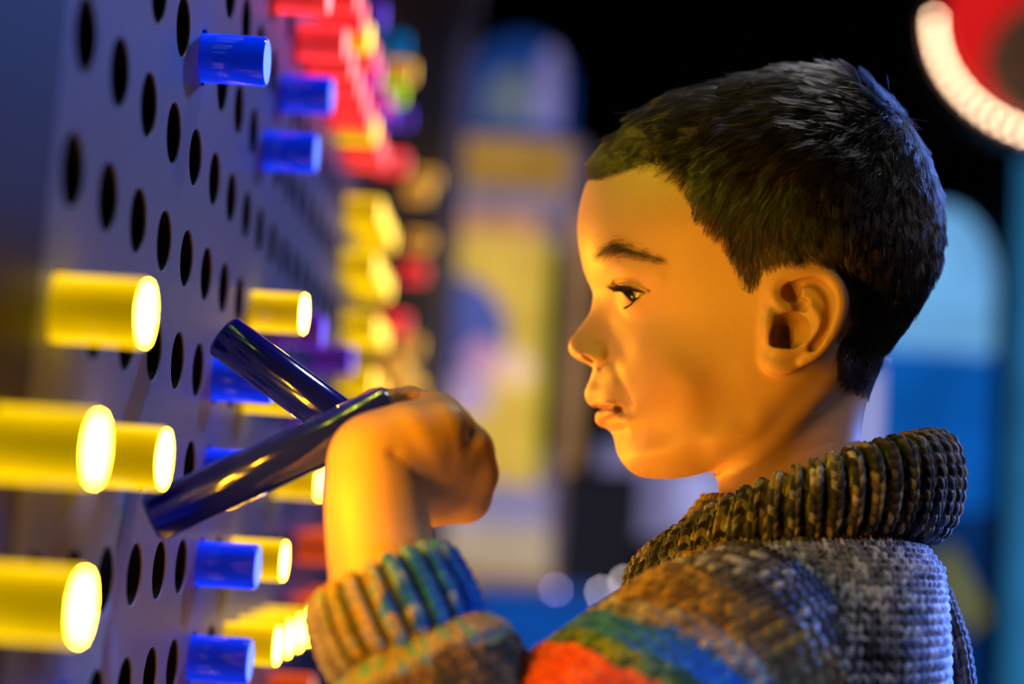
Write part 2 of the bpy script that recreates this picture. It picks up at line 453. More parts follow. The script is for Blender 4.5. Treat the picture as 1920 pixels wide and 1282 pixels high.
# ------------------------------------------------------------------ the two blue rods
m_rod, nt, b = new_mat('dark_blue_acrylic')
b.inputs['Base Color'].default_value = (0.010, 0.016, 0.62, 1); b.inputs['Roughness'].default_value = 0.11
b.inputs['Coat Weight'].default_value = 1.0; b.inputs['Coat Roughness'].default_value = 0.03; b.inputs['IOR'].default_value = 1.75
nz = nt.nodes.new('ShaderNodeTexNoise'); nz.inputs['Scale'].default_value = 300
bp = nt.nodes.new('ShaderNodeBump'); bp.inputs['Strength'].default_value = 0.03; bp.inputs['Distance'].default_value = 0.0005
nt.links.new(nz.outputs['Fac'], bp.inputs['Height']); nt.links.new(bp.outputs['Normal'], b.inputs['Normal'])
m_rodend = pmat('blue_acrylic_end', (0.01, 0.03, 0.35), 0.2, noise=0.1)
def rod(A, B, R, label):
    A, B = np.array(A), np.array(B); ax, e1, e2 = frame_of(B - A); L = float(np.linalg.norm(B - A))
    c = 0.0016
    me = MB().lathe([(R - c, 0), (R - 0.3 * c, 0.35 * c), (R, c), (R, L * 0.5), (R, L - c), (R - 0.3 * c, L - 0.35 * c), (R - c, L)], (0, 0, 0), ax, e1, e2, 48).mesh('blue_rod')
    o = obj('acrylic_rod', me, m_rod); o.location = A
    o['label'] = label; o['category'] = 'rod'; o['group'] = 'dark blue rods held by the boy'
    for (h, s) in ((-0.0002, -1), (L + 0.0002, 1)):
        e = obj('rod_end', MB().lathe([(R - c, h), (R * 0.5, h + s * 0.0001)] if s > 0 else [(R * 0.5, h - 0.0001), (R - c, h)], (0, 0, 0), ax, e1, e2, 48).mesh('rod_end'), m_rodend, o)
    return o
ROD1A, ROD1B = W(284, 972, 0.672), W(738, 764, 0.688)
ROD2A, ROD2B = W(418, 628, 0.728), W(690, 830, 0.722)
rod(ROD1A, ROD1B, 0.0108, 'dark blue glossy rod in front, gripped at its upper end by the hand')
rod(ROD2A, ROD2B, 0.0105, 'dark blue glossy rod behind, slanting down to cross the gripped one')

# ------------------------------------------------------------------ the boy: head and neck
HC = W(1420, 560, 0.79)                          # a point on the plane that halves his head
NV = CAM - HC; NV[2] = 0; NV /= np.linalg.norm(NV)   # towards the viewer, his left side
E2 = np.array([0, 0, 1.0]); E1 = np.cross(E2, NV)    # E1: towards the back of his head
def ab(px, py, c=0.0):
    d = FW + (px - 960) / FPX * RT - (py - 641) / FPX * UP
    t = (c + (HC - CAM) @ NV) / (d @ NV)
    X = CAM + t * d - HC
    return np.array([X @ E1, X @ E2])
def L3(px, py, c): a, b = ab(px, py, c); return np.array([a, b, c])
def to_world(P): P = np.asarray(P); return HC + P[..., 0:1] * E1 + P[..., 1:2] * E2 + P[..., 2:3] * NV
def to_pix(P):
    X = to_world(np.asarray(P)) - CAM; z = X @ FW
    return 960 + FPX * (X @ RT) / z, 641 - FPX * (X @ UP) / z

face_px = [(1108, 338), (1099, 350), (1091, 375), (1085.5, 402), (1083, 430), (1085, 458), (1089, 482), (1094, 504), (1101, 524), (1109, 541), (1112, 553), (1111, 567),
           (1107, 584), (1098, 599), (1083, 619), (1071, 633), (1066, 646), (1068.5, 661), (1079, 672), (1098, 681), (1110, 688), (1112, 694), (1107, 709), (1100.5, 724),
           (1096.5, 736), (1098, 748), (1104, 758), (1113, 765), (1120, 768), (1117, 778), (1116, 788), (1122, 798), (1137, 810), (1151, 825), (1155, 841), (1161, 857),
           (1173, 874), (1192, 890), (1216, 896), (1254, 898), (1290, 894), (1322, 886)]
back_px = [(1370, 872), (1420, 850), (1470, 815), (1520, 775), (1570, 745), (1606, 722), (1632, 685), (1670, 640), (1702, 597), (1729, 550), (1747, 505), (1756, 460), (1755, 412),
           (1745, 360), (1726, 310), (1705, 265), (1684, 232), (1655, 200), (1620, 172), (1575, 157), (1520, 152), (1450, 158), (1385, 170), (1315, 190), (1255, 214),
           (1200, 248), (1160, 276), (1128, 306)]
outline = catmull(np.array([ab(x, y) for x, y in face_px + back_px + [face_px[0]]]), 4)[:-1]
ctrl = [  # pixel, half width of the head there in mm
    (1100, 430, 24), (1120, 420, 34), (1150, 400, 42), (1200, 400, 50), (1260, 400, 56.5), (1330, 380, 62), (1420, 360, 67), (1500, 380, 70), (1580, 400, 68.5), (1650, 400, 60),
    (1700, 420, 49), (1730, 430, 36), (1400, 260, 55), (1500, 250, 57), (1600, 260, 51), (1300, 280, 49), (1200, 310, 42), (1150, 330, 34), (1400, 210, 40), (1520, 195, 41), (1640, 260, 43),
    (1112, 480, 25), (1130, 480, 33), (1160, 480, 40), (1200, 480, 46), (1250, 490, 51), (1330, 490, 56.5), (1400, 470, 62),
    (1122, 552, 8.5), (1133, 560, 12.5), (1150, 562, 17.5), (1128, 520, 22), (1160, 520, 34), (1200, 530, 41), (1240, 540, 46),
    (1160, 600, 21), (1185, 595, 29), (1210, 605, 36.5), (1250, 600, 43.5), (1300, 600, 49), (1380, 590, 55), (1440, 590, 59),
    (1103, 605, 6), (1118, 620, 9), (1095, 622, 6.2), (1080, 648, 7.6), (1092, 655, 10.5), (1104, 660, 13), (1120, 662, 15), (1132, 664, 15.6), (1135, 630, 13.5), (1148, 655, 19), (1160, 690, 25),
    (1090, 672, 9), (1112, 676, 13.5),
    (1118, 715, 10), (1132, 720, 17), (1110, 742, 10), (1125, 748, 16), (1150, 742, 24.5), (1168, 764, 27.5),
    (1128, 782, 12), (1148, 788, 20), (1175, 792, 29.5), (1140, 770, 20),
    (1166, 840, 11), (1185, 850, 19), (1215, 862, 25), (1250, 876, 24), (1195, 815, 27), (1240, 815, 36), (1220, 880, 16),
    (1195, 650, 36), (1220, 680, 41), (1220, 740, 41), (1195, 760, 35), (1280, 680, 48), (1280, 760, 47), (1340, 700, 51.5), (1340, 800, 46.5), (1400, 700, 54.5), (1290, 850, 36), (1340, 850, 38), (1400, 800, 49),
    (1450, 760, 51), (1440, 690, 56), (1322, 872, 22), (1420, 830, 38), (1470, 780, 44),
    (1550, 600, 60), (1600, 600, 53), (1640, 600, 43), (1500, 500, 67), (1600, 500, 62), (1680, 520, 48), (1560, 690, 48), (1600, 680, 36), (1700, 540, 38)]
cp = np.array([ab(x, y, w / 1000) for x, y, w in ctrl]); cw = np.array([w for _, _, w in ctrl]) / 1000
TAU = 0.010
def Sfun(sd): return np.where(sd > 0, 1 - np.exp(-np.maximum(sd, 0) / TAU), sd / TAU)
def grid_axis(knots):
    """knots [(start, end, step)]"""
    out = []
    for s, e, h in knots: out += list(np.arange(s, e - 1e-9, h))
    return np.array(out)
amin = ab(1055, 650)[0]
def smooth_axis(lo, hi, step):
    out = [lo]
    while out[-1] < hi: out.append(out[-1] + step(out[-1]))
    return np.array(out)
def ramp(x, x0, x1): t = min(1, max(0, (x - x0) / (x1 - x0))); return t * t * (3 - 2 * t)
ga = smooth_axis(amin, ab(1775, 450)[0] + 0.004, lambda x: 0.00055 + 0.00035 * ramp(x, amin + 0.040, amin + 0.085))
by0, by1 = ab(1200, 905)[1], ab(1200, 450)[1]
gb = smooth_axis(ab(1470, 1110)[1], ab(1500, 140)[1] + 0.002, lambda x: 0.0006 + 0.0007 * (1 - ramp(x, by0 - 0.03, by0)) + 0.0004 * ramp(x, by1, by1 + 0.04))
gc = (np.arange(0, 92) + 0.5) * 0.00088
A2, B2 = np.meshgrid(ga, gb, indexing='ij')
sd = poly_sd(A2, B2, outline)
def sd_at(p):
    X = np.array([p[:, 0]]); Y = np.array([p[:, 1]]); return poly_sd(X, Y, outline)[0]
Gc = np.log(cw ** 2 / Sfun(np.maximum(sd_at(cp), 0.0008)))
def tps(r2): return np.where(r2 > 0, r2 * np.log(r2 + 1e-12) * 0.5, 0)
U = cp * 100
K = tps(((U[:, None] - U[None]) ** 2).sum(-1)) + 0.01 * np.eye(len(U))
Pm = np.hstack([np.ones((len(U), 1)), U])
sol = np.linalg.solve(np.block([[K, Pm], [Pm.T, np.zeros((3, 3))]]), np.concatenate([Gc, np.zeros(3)]))
def Gfun(A, B):
    g = sol[-3] + sol[-2] * A * 100 + sol[-1] * B * 100
    for i in range(len(U)):
        g = g + sol[i] * tps((A * 100 - U[i, 0]) ** 2 + (B * 100 - U[i, 1]) ** 2)
    return np.exp(np.clip(g, -13.0, -5.0))
G = Gfun(A2, B2)
def blur(F, n):
    for _ in range(n):
        P = np.pad(F, 1, mode='edge')
        F = (P[:-2, 1:-1] + P[2:, 1:-1] + P[1:-1, :-2] + P[1:-1, 2:] + 2 * F) / 6
    return F
q = Sfun(sd) * G
q = np.where(sd > -0.002, q, sd / TAU * 0.00012)
qb = blur(q, 6); wgt = np.clip(sd / 0.004, 0, 1); q = q * (1 - wgt) + qb * wgt
q = np.where(sd > 0, q, np.minimum(q, sd * 0.012))
def w_at(a, b):                                   # half width at a point of the sagittal plane
    i = np.interp(a, ga, np.arange(len(ga))); j = np.interp(b, gb, np.arange(len(gb)))
    i0 = np.clip(np.int32(i), 0, len(ga) - 2); j0 = np.clip(np.int32(j), 0, len(gb) - 2); fi = i - i0; fj = j - j0
    v = q[i0, j0] * (1 - fi) * (1 - fj) + q[i0 + 1, j0] * fi * (1 - fj) + q[i0, j0 + 1] * (1 - fi) * fj + q[i0 + 1, j0 + 1] * fi * fj
    return np.sqrt(np.maximum(v, 0))
def on_skin(px, py):                              # surface point of the near side under a pixel
    c = 0.03
    for _ in range(30):
        a, b = ab(px, py, c); c = 0.5 * c + 0.5 * float(w_at(a, b))
    return np.array([*ab(px, py, c), c])
qa, qbv = np.gradient(q, ga, gb)
F = np.empty((len(ga), len(gb), len(gc)), np.float32)
for k, c in enumerate(gc):
    g = np.sqrt(qa ** 2 + qbv ** 2 + 4 * c * c) + 0.004
    F[:, :, k] = (c * c - q) / g
# soft grooves and swellings drawn on the near side: (pixel line, depth mm, radius mm); positive sinks in
def relief(pts, depth, rad, cmin=0.0):
    p3 = [on_skin(x, y) for x, y in pts]
    d2 = line_d2(A2, B2, [(p[0], p[1]) for p in p3])
    g = depth / 1000 * np.exp(-d2 / (rad / 1000) ** 2)
    ga_ = np.abs(g); i = np.where(ga_.max(1) > 1e-5)[0]; j = np.where(ga_.max(0) > 1e-5)[0]
    k0 = int(np.searchsorted(gc, cmin))
    F[i[0]:i[-1] + 1, j[0]:j[-1] + 1, k0:] += g[i[0]:i[-1] + 1, j[0]:j[-1] + 1, None].astype(np.float32)
relief([(1124, 640), (1134, 646), (1141, 660), (1138, 676), (1126, 688)], 1.2, 1.6, 0.008)      # crease behind the nose wing
relief([(1112, 668), (1124, 664)], -0.9, 2.4, 0.006)                                             # nose wing
relief([(1150, 680), (1163, 712), (1174, 745), (1181, 775)], 0.7, 2.6, 0.012)                     # fold beside the mouth
relief([(1117, 766), (1130, 764.5), (1146, 763), (1162, 767)], 2.3, 1.0)                           # line of the mouth
relief([(1162, 767), (1167, 773)], 1.5, 1.7, 0.012)
relief([(1118, 756), (1135, 756), (1150, 759)], -1.0, 1.5)                                        # upper lip
relief([(1124, 779), (1136, 777), (1150, 773)], -1.4, 1.8)                                        # lower lip
relief([(1136, 806), (1150, 808), (1168, 806)], 1.2, 3.0)                                         # hollow under the lip
relief([(1190, 850), (1220, 860)], -0.8, 6.0)
relief([(1250, 690), (1290, 720)], -1.5, 9.0)                                                      # round cheek
relief([(1175, 508), (1205, 512), (1235, 520)], -0.8, 3.5)                                         # brow fold
A3, B3, C3 = ga[:, None, None].astype(np.float32), gb[None, :, None].astype(np.float32), gc[None, None, :].astype(np.float32)
def boxed(lo, hi):
    s = []
    for g, l, h in ((ga, lo[0], hi[0]), (gb, lo[1], hi[1]), (gc, lo[2], hi[2])):
        s.append(slice(max(0, int(np.searchsorted(g, l)) - 1), min(len(g), int(np.searchsorted(g, h)) + 1)))
    s = tuple(s); return s, (A3[s[0]], B3[:, s[1]], C3[:, :, s[2]])
# nostril
s, P = boxed(L3(1085, 700, 0.003), L3(1130, 655, 0.016))
p = on_skin(1103, 672); p[2] -= 0.0008
e = np.sqrt(((P[0] - p[0]) / 0.0030) ** 2 + ((P[1] - p[1] + 0.45 * (P[0] - p[0])) / 0.0014) ** 2 + ((P[2] - p[2]) / 0.0034) ** 2)
F[s] = smax(F[s], -(e - 1) * 0.0017, 0.0009)
# eye: socket, lids over the ball, the slit between the lids
EYE_C = L3(1210, 549, 0.0265); EYE_C[2] = 0.0262; EYE_R = 0.0112
s, P = boxed(EYE_C - 0.022, EYE_C + 0.022)
dE = np.sqrt((P[0] - EYE_C[0]) ** 2 + (P[1] - EYE_C[1]) ** 2 + (P[2] - EYE_C[2]) ** 2)
Fe = smax(F[s], -(dE - EYE_R - 0.0026), 0.005) if False else F[s]
Fe = smin(Fe, dE - (EYE_R + 0.0013), 0.0042)
def edge_b(pts, c):
    q_ = np.array([ab(x, y, c) for x, y in pts]); o_ = np.argsort(q_[:, 0]); q_ = q_[o_]
    return np.interp(ga[s[0]], q_[:, 0], q_[:, 1]).astype(np.float32)[:, None, None]
ub = edge_b([(1130, 531), (1158, 534), (1169, 535.5), (1182, 540), (1194, 544), (1206, 547.5), (1214, 551)], 0.034)
lb = edge_b([(1130, 534), (1158, 541), (1166, 545), (1172, 551), (1180, 561), (1187, 567), (1195, 561.5), (1202, 556), (1208, 551.5), (1214, 551)], 0.034)
crease = edge_b([(1130, 522), (1160, 524.5), (1184, 528), (1207, 538.5), (1222, 549)], 0.036)
slit = np.maximum(np.maximum(P[1] - ub, lb - P[1]), np.maximum(P[0] - ab(1213, 551, 0.036)[0], EYE_R * 0.6 - dE))
slit = np.maximum(slit, 0.0148 - P[2] + 0 * slit)
Fe = smax(Fe, -np.maximum(slit, dE - EYE_R - 0.006), 0.0007)
Fe = Fe + 0.0013 * np.exp(-((P[1] - crease) / 0.0009) ** 2) * (dE < EYE_R + 0.006) * (P[0] < ab(1222, 549, 0.037)[0]) * (P[2] > 0.016)
Fe = smax(Fe, -(dE - EYE_R + 0.0006), 0.0004)
F[s] = Fe
# ear
def EAR(px, py, lift=0.0):
    a, b = ab(px, py, 0.066); c = 0.0575 + 0.21 * (a - ab(1435, 600, 0.066)[0]) + lift
    return np.array([a, b, c])
s, P = boxed(EAR(1410, 715, -0.02), EAR(1605, 485, 0.02))
ear_px = [(1438, 521), (1465, 504), (1490, 499), (1516, 498), (1538, 501), (1558, 511), (1574, 526), (1584, 545), (1588, 568), (1585, 590), (1577, 612), (1562, 640), (1545, 660), (1525, 675), (1500, 688),
          (1482, 696), (1463, 699), (1447, 695), (1436, 685), (1430, 668), (1427, 638), (1429, 600), (1434, 556)]
ear_poly = np.array([ab(x, y, 0.066) for x, y in ear_px])
se = -poly_sd(A2[s[0], s[1]], B2[s[0], s[1]], ear_poly)[:, :, None].astype(np.float32)
a0 = ab(1435, 600, 0.066)[0]
cpl = 0.0575 + 0.21 * (P[0] - a0)
dz_ = P[2] - cpl
plate = np.sqrt(np.maximum(se + 0.003, 0) ** 2 + np.maximum(np.abs(dz_) - 0.0004, 0) ** 2) - 0.0026 + np.minimum(np.maximum(se + 0.003, np.abs(dz_) - 0.0004), 0)
E3 = lambda pts, lift: [EAR(x, y, lift) for x, y in pts]
hel = catmull(E3([(1483, 592), (1470, 580), (1455, 560), (1450, 540), (1464, 519), (1488, 509), (1516, 507), (1540, 511), (1560, 523), (1573, 543), (1578, 568), (1574, 592), (1563, 620), (1546, 646), (1527, 664), (1505, 676)], 0.0024), 3)
rr_ = np.interp(np.linspace(0, 1, len(hel)), [0, 0.15, 0.4, 0.6, 0.85, 1], [0.0016, 0.0028, 0.0031, 0.0034, 0.0028, 0.0020])
ear = smin(plate, tube_sdf(P, hel, rr_), 0.0016)
ant = catmull(E3([(1492, 556), (1507, 566), (1523, 576), (1535, 592), (1538, 612), (1529, 634), (1510, 648), (1490, 655)], 0.0022), 3)
ear = smin(ear, tube_sdf(P, ant, np.interp(np.linspace(0, 1, len(ant)), [0, 0.4, 1], [0.0016, 0.0027, 0.0028])), 0.002)
def ball(c, r): return np.sqrt(((P[0] - c[0]) / r[0]) ** 2 + ((P[1] - c[1]) / r[1]) ** 2 + ((P[2] - c[2]) / r[2]) ** 2)
def blob(d, c, r, k): return smin(d, (ball(c, r) - 1) * min(r), k)
ear = blob(ear, EAR(1462, 676, 0.001), (0.0080, 0.0062, 0.0046), 0.003)
Fh = smin(F[s], ear, 0.0035)
trg = blob(Fh, EAR(1442, 612, 0.0035), (0.0040, 0.0075, 0.0036), 0.003)
trg = blob(trg, EAR(1468, 656, 0.003), (0.0045, 0.0030, 0.0030), 0.003)
def pit(d, c, r, k): return smax(d, -(ball(c, r) - 1) * min(r), k)
d_ = pit(trg, EAR(1486, 620, 0.001), (0.0090, 0.0094, 0.0060), 0.0018)
d_ = pit(d_, EAR(1466, 628, -0.001), (0.0060, 0.0072, 0.0090), 0.0016)
d_ = pit(d_, EAR(1486, 545, 0.0015), (0.0046, 0.0050, 0.0056), 0.0018)
d_ = pit(d_, EAR(1504, 570, 0.002), (0.0042, 0.0034, 0.0034), 0.0015)
F[s] = d_
gr = catmull(E3([(1500, 530), (1525, 528), (1545, 542), (1556, 565), (1556, 592), (1546, 622), (1526, 650)], 0.0030), 3)
F[s] = smax(F[s], -tube_sdf(P, gr, [0.0021] * len(gr)), 0.002)
# neck, with the cord of muscle from behind the ear to the throat
nk0, nk1 = L3(1486, 700, 0), L3(1474, 1120, 0)
t = np.clip((B3 - nk0[1]) / (nk1[1] - nk0[1]), 0, 1)
ca = nk0[0] + (nk1[0] - nk0[0]) * t
ha = 0.0335 + 0.0025 * t + 0.020 * np.clip((t - 0.75) / 0.25, 0, 1) ** 2
hc = 0.0345 + 0.0015 * t + 0.030 * np.clip((t - 0.7) / 0.3, 0, 1) ** 2
nkd = (np.sqrt(((A3 - ca) / ha) ** 2 + (C3 / hc) ** 2) - 1) * 0.034
nkd = np.maximum(nkd, B3 - nk0[1])
kk_ = 0.007 + 0.012 * np.clip((A3 - ab(1340, 880)[0]) / 0.035, 0, 1)
F = smin(F, nkd.astype(np.float32), kk_.astype(np.float32)).astype(np.float32)
scm = catmull([L3(1560, 690, 0.040), L3(1500, 770, 0.0385), L3(1430, 850, 0.031), L3(1378, 930, 0.017)], 4)
lo = scm.min(0) - 0.02; hi = scm.max(0) + 0.02
s, P = boxed(lo, hi)
F[s] = smin(F[s], tube_sdf(P, scm, np.linspace(0.0045, 0.004, len(scm))), 0.010)
for ln in ([(1352, 884), (1400, 852), (1450, 822), (1500, 797)], [(1440, 880), (1500, 848), (1560, 828)]):
    pts = np.array([ab(x, y, 0.034) for x, y in ln]); d2 = line_d2(A2, B2, pts)
    g = 0.0003 * np.exp(-d2 / 0.0011 ** 2)
    F[:, :, 12:] += g[:, :, None].astype(np.float32)
# the jaw runs softly into the neck
jl = [ab(x, y) for x, y in ((1362, 878), (1420, 850), (1470, 815), (1520, 775), (1570, 745), (1612, 718))]
msk = np.exp(-line_d2(A2, B2, jl) / 0.010 ** 2) * np.clip((A2 - ab(1340, 880)[0]) / 0.012, 0, 1)
i = np.where(msk.max(1) > 0.02)[0]; j = np.where(msk.max(0) > 0.02)[0]
s = (slice(i[0], i[-1] + 1), slice(j[0], j[-1] + 1)); mk = msk[s][:, :, None].astype(np.float32); S_ = F[s].copy()
for _ in range(45):
    Pd = np.pad(S_, 1, mode='edge'); Pd[:, :, 0] = Pd[:, :, 1]
    S_ = S_ + mk * ((Pd[:-2, 1:-1, 1:-1] + Pd[2:, 1:-1, 1:-1] + Pd[1:-1, :-2, 1:-1] + Pd[1:-1, 2:, 1:-1] + Pd[1:-1, 1:-1, :-2] + Pd[1:-1, 1:-1, 2:]) / 6 - S_)
F[s] = S_
FF = np.concatenate([F[:, :, ::-1], F], 2)
HV, HQ = surface_nets(FF, (ga, gb, np.concatenate([-gc[::-1], gc])))
del FF

# colour of the skin: lips, scalp under the hair
def px_of(V):
    return to_pix(V)
Vm = HV.copy(); Vm[:, 2] = np.abs(Vm[:, 2])
PX, PY = px_of(Vm)
hair_px = [(1104, 336), (1128, 336), (1150, 330), (1185, 318), (1225, 308), (1262, 316), (1280, 334), (1288, 358), (1304, 386), (1325, 412), (1350, 440), (1370, 470), (1384, 505), (1396, 532), (1408, 540), (1420, 528),
           (1428, 510), (1445, 500), (1480, 492), (1530, 492), (1570, 505), (1594, 540), (1600, 580), (1590, 620), (1572, 655), (1556, 680), (1566, 704), (1590, 728), (1640, 745), (1900, 745), (1900, 50), (1000, 50), (1000, 330)]
hd = poly_sd(np.array([PX]), np.array([PY]), hair_px)[0]
soft = np.where((PX > 1195) & (PX < 1425) & (PY > 300), 30.0, 9.0)
hm = np.clip(hd / soft + 0.5, 0, 1)
is_ear = (PX > 1425) & (PX < 1592) & (PY > 494) & (PY < 702) & (Vm[:, 2] > 0.052)
hm[is_ear & (poly_sd(np.array([PX]), np.array([PY]), ear_px)[0] > -3)] = 0
hm[(PX > 1400) & (PX < 1570) & (PY > 560)] = 0
lip = np.exp(-np.maximum(-poly_sd(np.array([PX]), np.array([PY]), [(1094, 738), (1098, 750), (1108, 752), (1125, 751), (1145, 757), (1164, 766), (1150, 778), (1135, 787), (1122, 797), (1112, 792), (1090, 770)])[0], 0) ** 2 / 16)
skin = np.array([0.58, 0.33, 0.185]); lipc = np.array([0.46, 0.17, 0.13]); scalp = np.array([0.030, 0.020, 0.014])
blush = np.exp(-((PX - 1270) ** 2 + (PY - 720) ** 2) / 70 ** 2)
HCOL = skin[None] * np.ones((len(HV), 1)); HCOL += blush[:, None] * np.array([0.04, -0.02, -0.02])
HCOL = HCOL * (1 - lip[:, None] * 0.75) + lipc * lip[:, None] * 0.75
HCOL = HCOL * (1 - 0.9 * hm[:, None]) + scalp * 0.9 * hm[:, None]
bt = np.exp(-line_d2(PX, PY, [(1118, 481), (1140, 472), (1158, 468), (1180, 474), (1205, 481), (1230, 488)]) / 8.0 ** 2)
HCOL *= (1 - 0.55 * bt)[:, None]
lt = np.exp(-line_d2(PX, PY, [(1158, 536), (1170, 537.5), (1182, 541), (1194, 545), (1207, 549)]) / 2.6 ** 2) * (Vm[:, 2] > 0.016)
HCOL *= (1 - 0.93 * lt)[:, None]

# ---- arm and hand, in a frame aligned with the viewing direction
HO = W(760, 880, 0.67)
def Vp(px, py, z): X = W(px, py, z) - HO; return np.array([X @ RT, X @ UP, X @ FW])
def V2world(P): return HO + P[:, 0:1] * RT + P[:, 1:2] * UP + P[:, 2:3] * FW
hx = np.arange(Vp(575, 900, 0.66)[0], Vp(965, 900, 0.70)[0], 0.0009)
hy = np.arange(Vp(760, 1255, 0.62)[1], Vp(760, 690, 0.68)[1], 0.0009)
hz = np.arange(-0.052, 0.078, 0.0009)
P = (hx[:, None, None].astype(np.float32), hy[None, :, None].astype(np.float32), hz[None, None, :].astype(np.float32))
def ch(pts, k=0.0):
    q_ = [Vp(a, b, c) for a, b, c, r in pts]; return tube_sdf(P, q_, [r / 1000 for *_, r in pts], k)
arm = ch([(752, 1235, 0.633, 22.5), (725, 1110, 0.643, 21), (711, 1010, 0.651, 19.6), (703, 930, 0.657, 18.6), (700, 868, 0.663, 17.6)], 0.010)
hand = ch([(704, 862, 0.665, 16.8), (772, 828, 0.668, 16.0), (822, 812, 0.672, 13.5)])
hand = smin(hand, ch([(712, 856, 0.668, 17.5), (790, 846, 0.672, 17), (862, 850, 0.678, 13.5)]), 0.010)
hand = smin(hand, ch([(735, 880, 0.676, 15), (800, 890, 0.680, 17), (872, 898, 0.685, 12.5)]), 0.010)
hand = smin(hand, ch([(770, 910, 0.686, 14), (815, 930, 0.690, 13.5), (862, 936, 0.692, 11.0)]), 0.010)
for (x, y, z, r) in ((838, 802, 0.671, 9.0), (886, 838, 0.674, 7.0), (900, 884, 0.680, 6.2), (884, 936, 0.690, 6.6)):
    hand = smin(hand, ch([(x, y, z, r), (x + 1, y + 1, z, r)]), 0.006)
for (x, y) in ((862, 818), (893, 866), (890, 914)):                       # dips between the knuckles
    c_ = Vp(x + 16, y, 0.668); d_ = np.sqrt((P[0] - c_[0]) ** 2 + (P[1] - c_[1]) ** 2 + (P[2] - c_[2]) ** 2)
    hand = hand + 0.0022 * np.exp(-(d_ / 0.006) ** 2)
def finger(pts, k=0.004):
    global hand
    hand = smin(hand, ch(pts, 0.003), k)
finger([(838, 804, 0.676, 9.6), (846, 806, 0.704, 8.6), (806, 806, 0.722, 8.0), (748, 806, 0.716, 7.2)])
finger([(884, 842, 0.682, 9.2), (878, 852, 0.710, 8.6), (822, 856, 0.727, 8.0), (762, 850, 0.718, 7.2)])
finger([(896, 888, 0.688, 8.8), (888, 900, 0.714, 8.2), (832, 902, 0.729, 7.6), (776, 892, 0.720, 7.0)])
finger([(876, 936, 0.694, 8.0), (866, 944, 0.716, 7.2), (818, 944, 0.728, 6.6), (780, 930, 0.722, 6.2)])
finger([(748, 830, 0.678, 12.0), (808, 780, 0.690, 10.5), (768, 762, 0.707, 8.6), (706, 762, 0.712, 7.8), (652, 780, 0.710, 6.6)], 0.011)   # thumb over the rod
body_h = smin(arm, hand, 0.007)
# fold where the hand bends over the forearm
fold = tube_sdf(P, [Vp(735, 858, 0.649), Vp(768, 890, 0.652), Vp(792, 930, 0.657), Vp(803, 985, 0.664)], [0.001] * 4)
body_h = body_h + 0.0016 * np.exp(-(np.maximum(fold, 0) / 0.0028) ** 2)
# the grip is hollowed where the front rod lies
ra, rb = ROD1A - HO, ROD1B - HO
ra = np.array([ra @ RT, ra @ UP, ra @ FW]); rb = np.array([rb @ RT, rb @ UP, rb @ FW])
d_, t_ = seg_dist(P, ra, rb + (rb - ra) * 0.02)
body_h = smax(body_h, -(d_ - 0.0110), 0.0012)
ra2, rb2 = ROD2A - HO, ROD2B - HO
ra2 = np.array([ra2 @ RT, ra2 @ UP, ra2 @ FW]); rb2 = np.array([rb2 @ RT, rb2 @ UP, rb2 @ FW])
d_, t_ = seg_dist(P, ra2, rb2)
body_h = smax(body_h, -(d_ - 0.0108), 0.0012)
AV, AQ = surface_nets(body_h.astype(np.float32), (hx, hy, hz))
AVW = V2world(AV)

# rest of the arm and the trunk inside the sweater
def sweep(path, rad, nu, cap=True):
    path = np.asarray(path, float); n = len(path)
    T = np.gradient(path, axis=0); T /= np.linalg.norm(T, axis=1)[:, None]
    n0 = np.cross(T[0], [0.0, 0, 1.0]); 
    if np.linalg.norm(n0) < 0.2: n0 = np.cross(T[0], [0.0, 1.0, 0])
    N = [n0 / np.linalg.norm(n0)]
    for i in range(1, n):
        v = N[-1] - (N[-1] @ T[i]) * T[i]; N.append(v / np.linalg.norm(v))
    N = np.array(N); Bn = np.cross(T, N)
    th = np.linspace(0, 2 * np.pi, nu, endpoint=False)
    R = np.asarray(rad)
    if R.ndim == 1: R = R[:, None]
    V = path[:, None] + R[:, :, None] * (np.cos(th)[None, :, None] * N[:, None] + np.sin(th)[None, :, None] * Bn[:, None])
    return V, N, Bn, th
def grid_faces(nv, nu, wrap=True, off=0):
    i = np.arange(nv - 1)[:, None]; j = np.arange(nu if wrap else nu - 1)[None]
    a = i * nu + j; b_ = i * nu + (j + 1) % nu
    return np.stack([a, b_, b_ + nu, a + nu], -1).reshape(-1, 4) + off
sleeve_pts = [(1440, 1215, 0.690), (1350, 1262, 0.668), (1220, 1335, 0.648), (1075, 1440, 0.630), (960, 1545, 0.620), (875, 1500, 0.620), (838, 1380, 0.627), (796, 1275, 0.633), (768, 1214, 0.6365)]
arm_path = catmull([W(*p) for p in sleeve_pts[:-1]], 6)
V_, *_r = sweep(arm_path, np.full(len(arm_path), 0.022), 16)
B_V = [to_world(HV), AVW, V_.reshape(-1, 3)]; B_F = [HQ, AQ + len(HV), grid_faces(*V_.shape[:2]) + len(HV) + len(AV)]
trunk = []
TR = [(-0.10, 0.034, 0.036), (-0.122, 0.045, 0.060), (-0.15, 0.055, 0.098), (-0.20, 0.058, 0.102), (-0.30, 0.062, 0.100), (-0.44, 0.066, 0.104)]
ta = ab(1478, 1050)[0]
for b_, ra_, rc_ in TR:
    th = np.linspace(0, 2 * np.pi, 32, endpoint=False)
    trunk.append(to_world(np.stack([ta + 0.004 + ra_ * np.cos(th), np.full(32, b_), -rc_ * np.sin(th)], 1)))
trunk = np.array(trunk)
n0 = sum(len(v) for v in B_V); B_V.append(trunk.reshape(-1, 3)); B_F.append(grid_faces(len(TR), 32) + n0)
BV = np.concatenate(B_V); BF = np.concatenate(B_F)
BC = np.concatenate([HCOL, np.tile(skin, (len(BV) - len(HCOL), 1))])

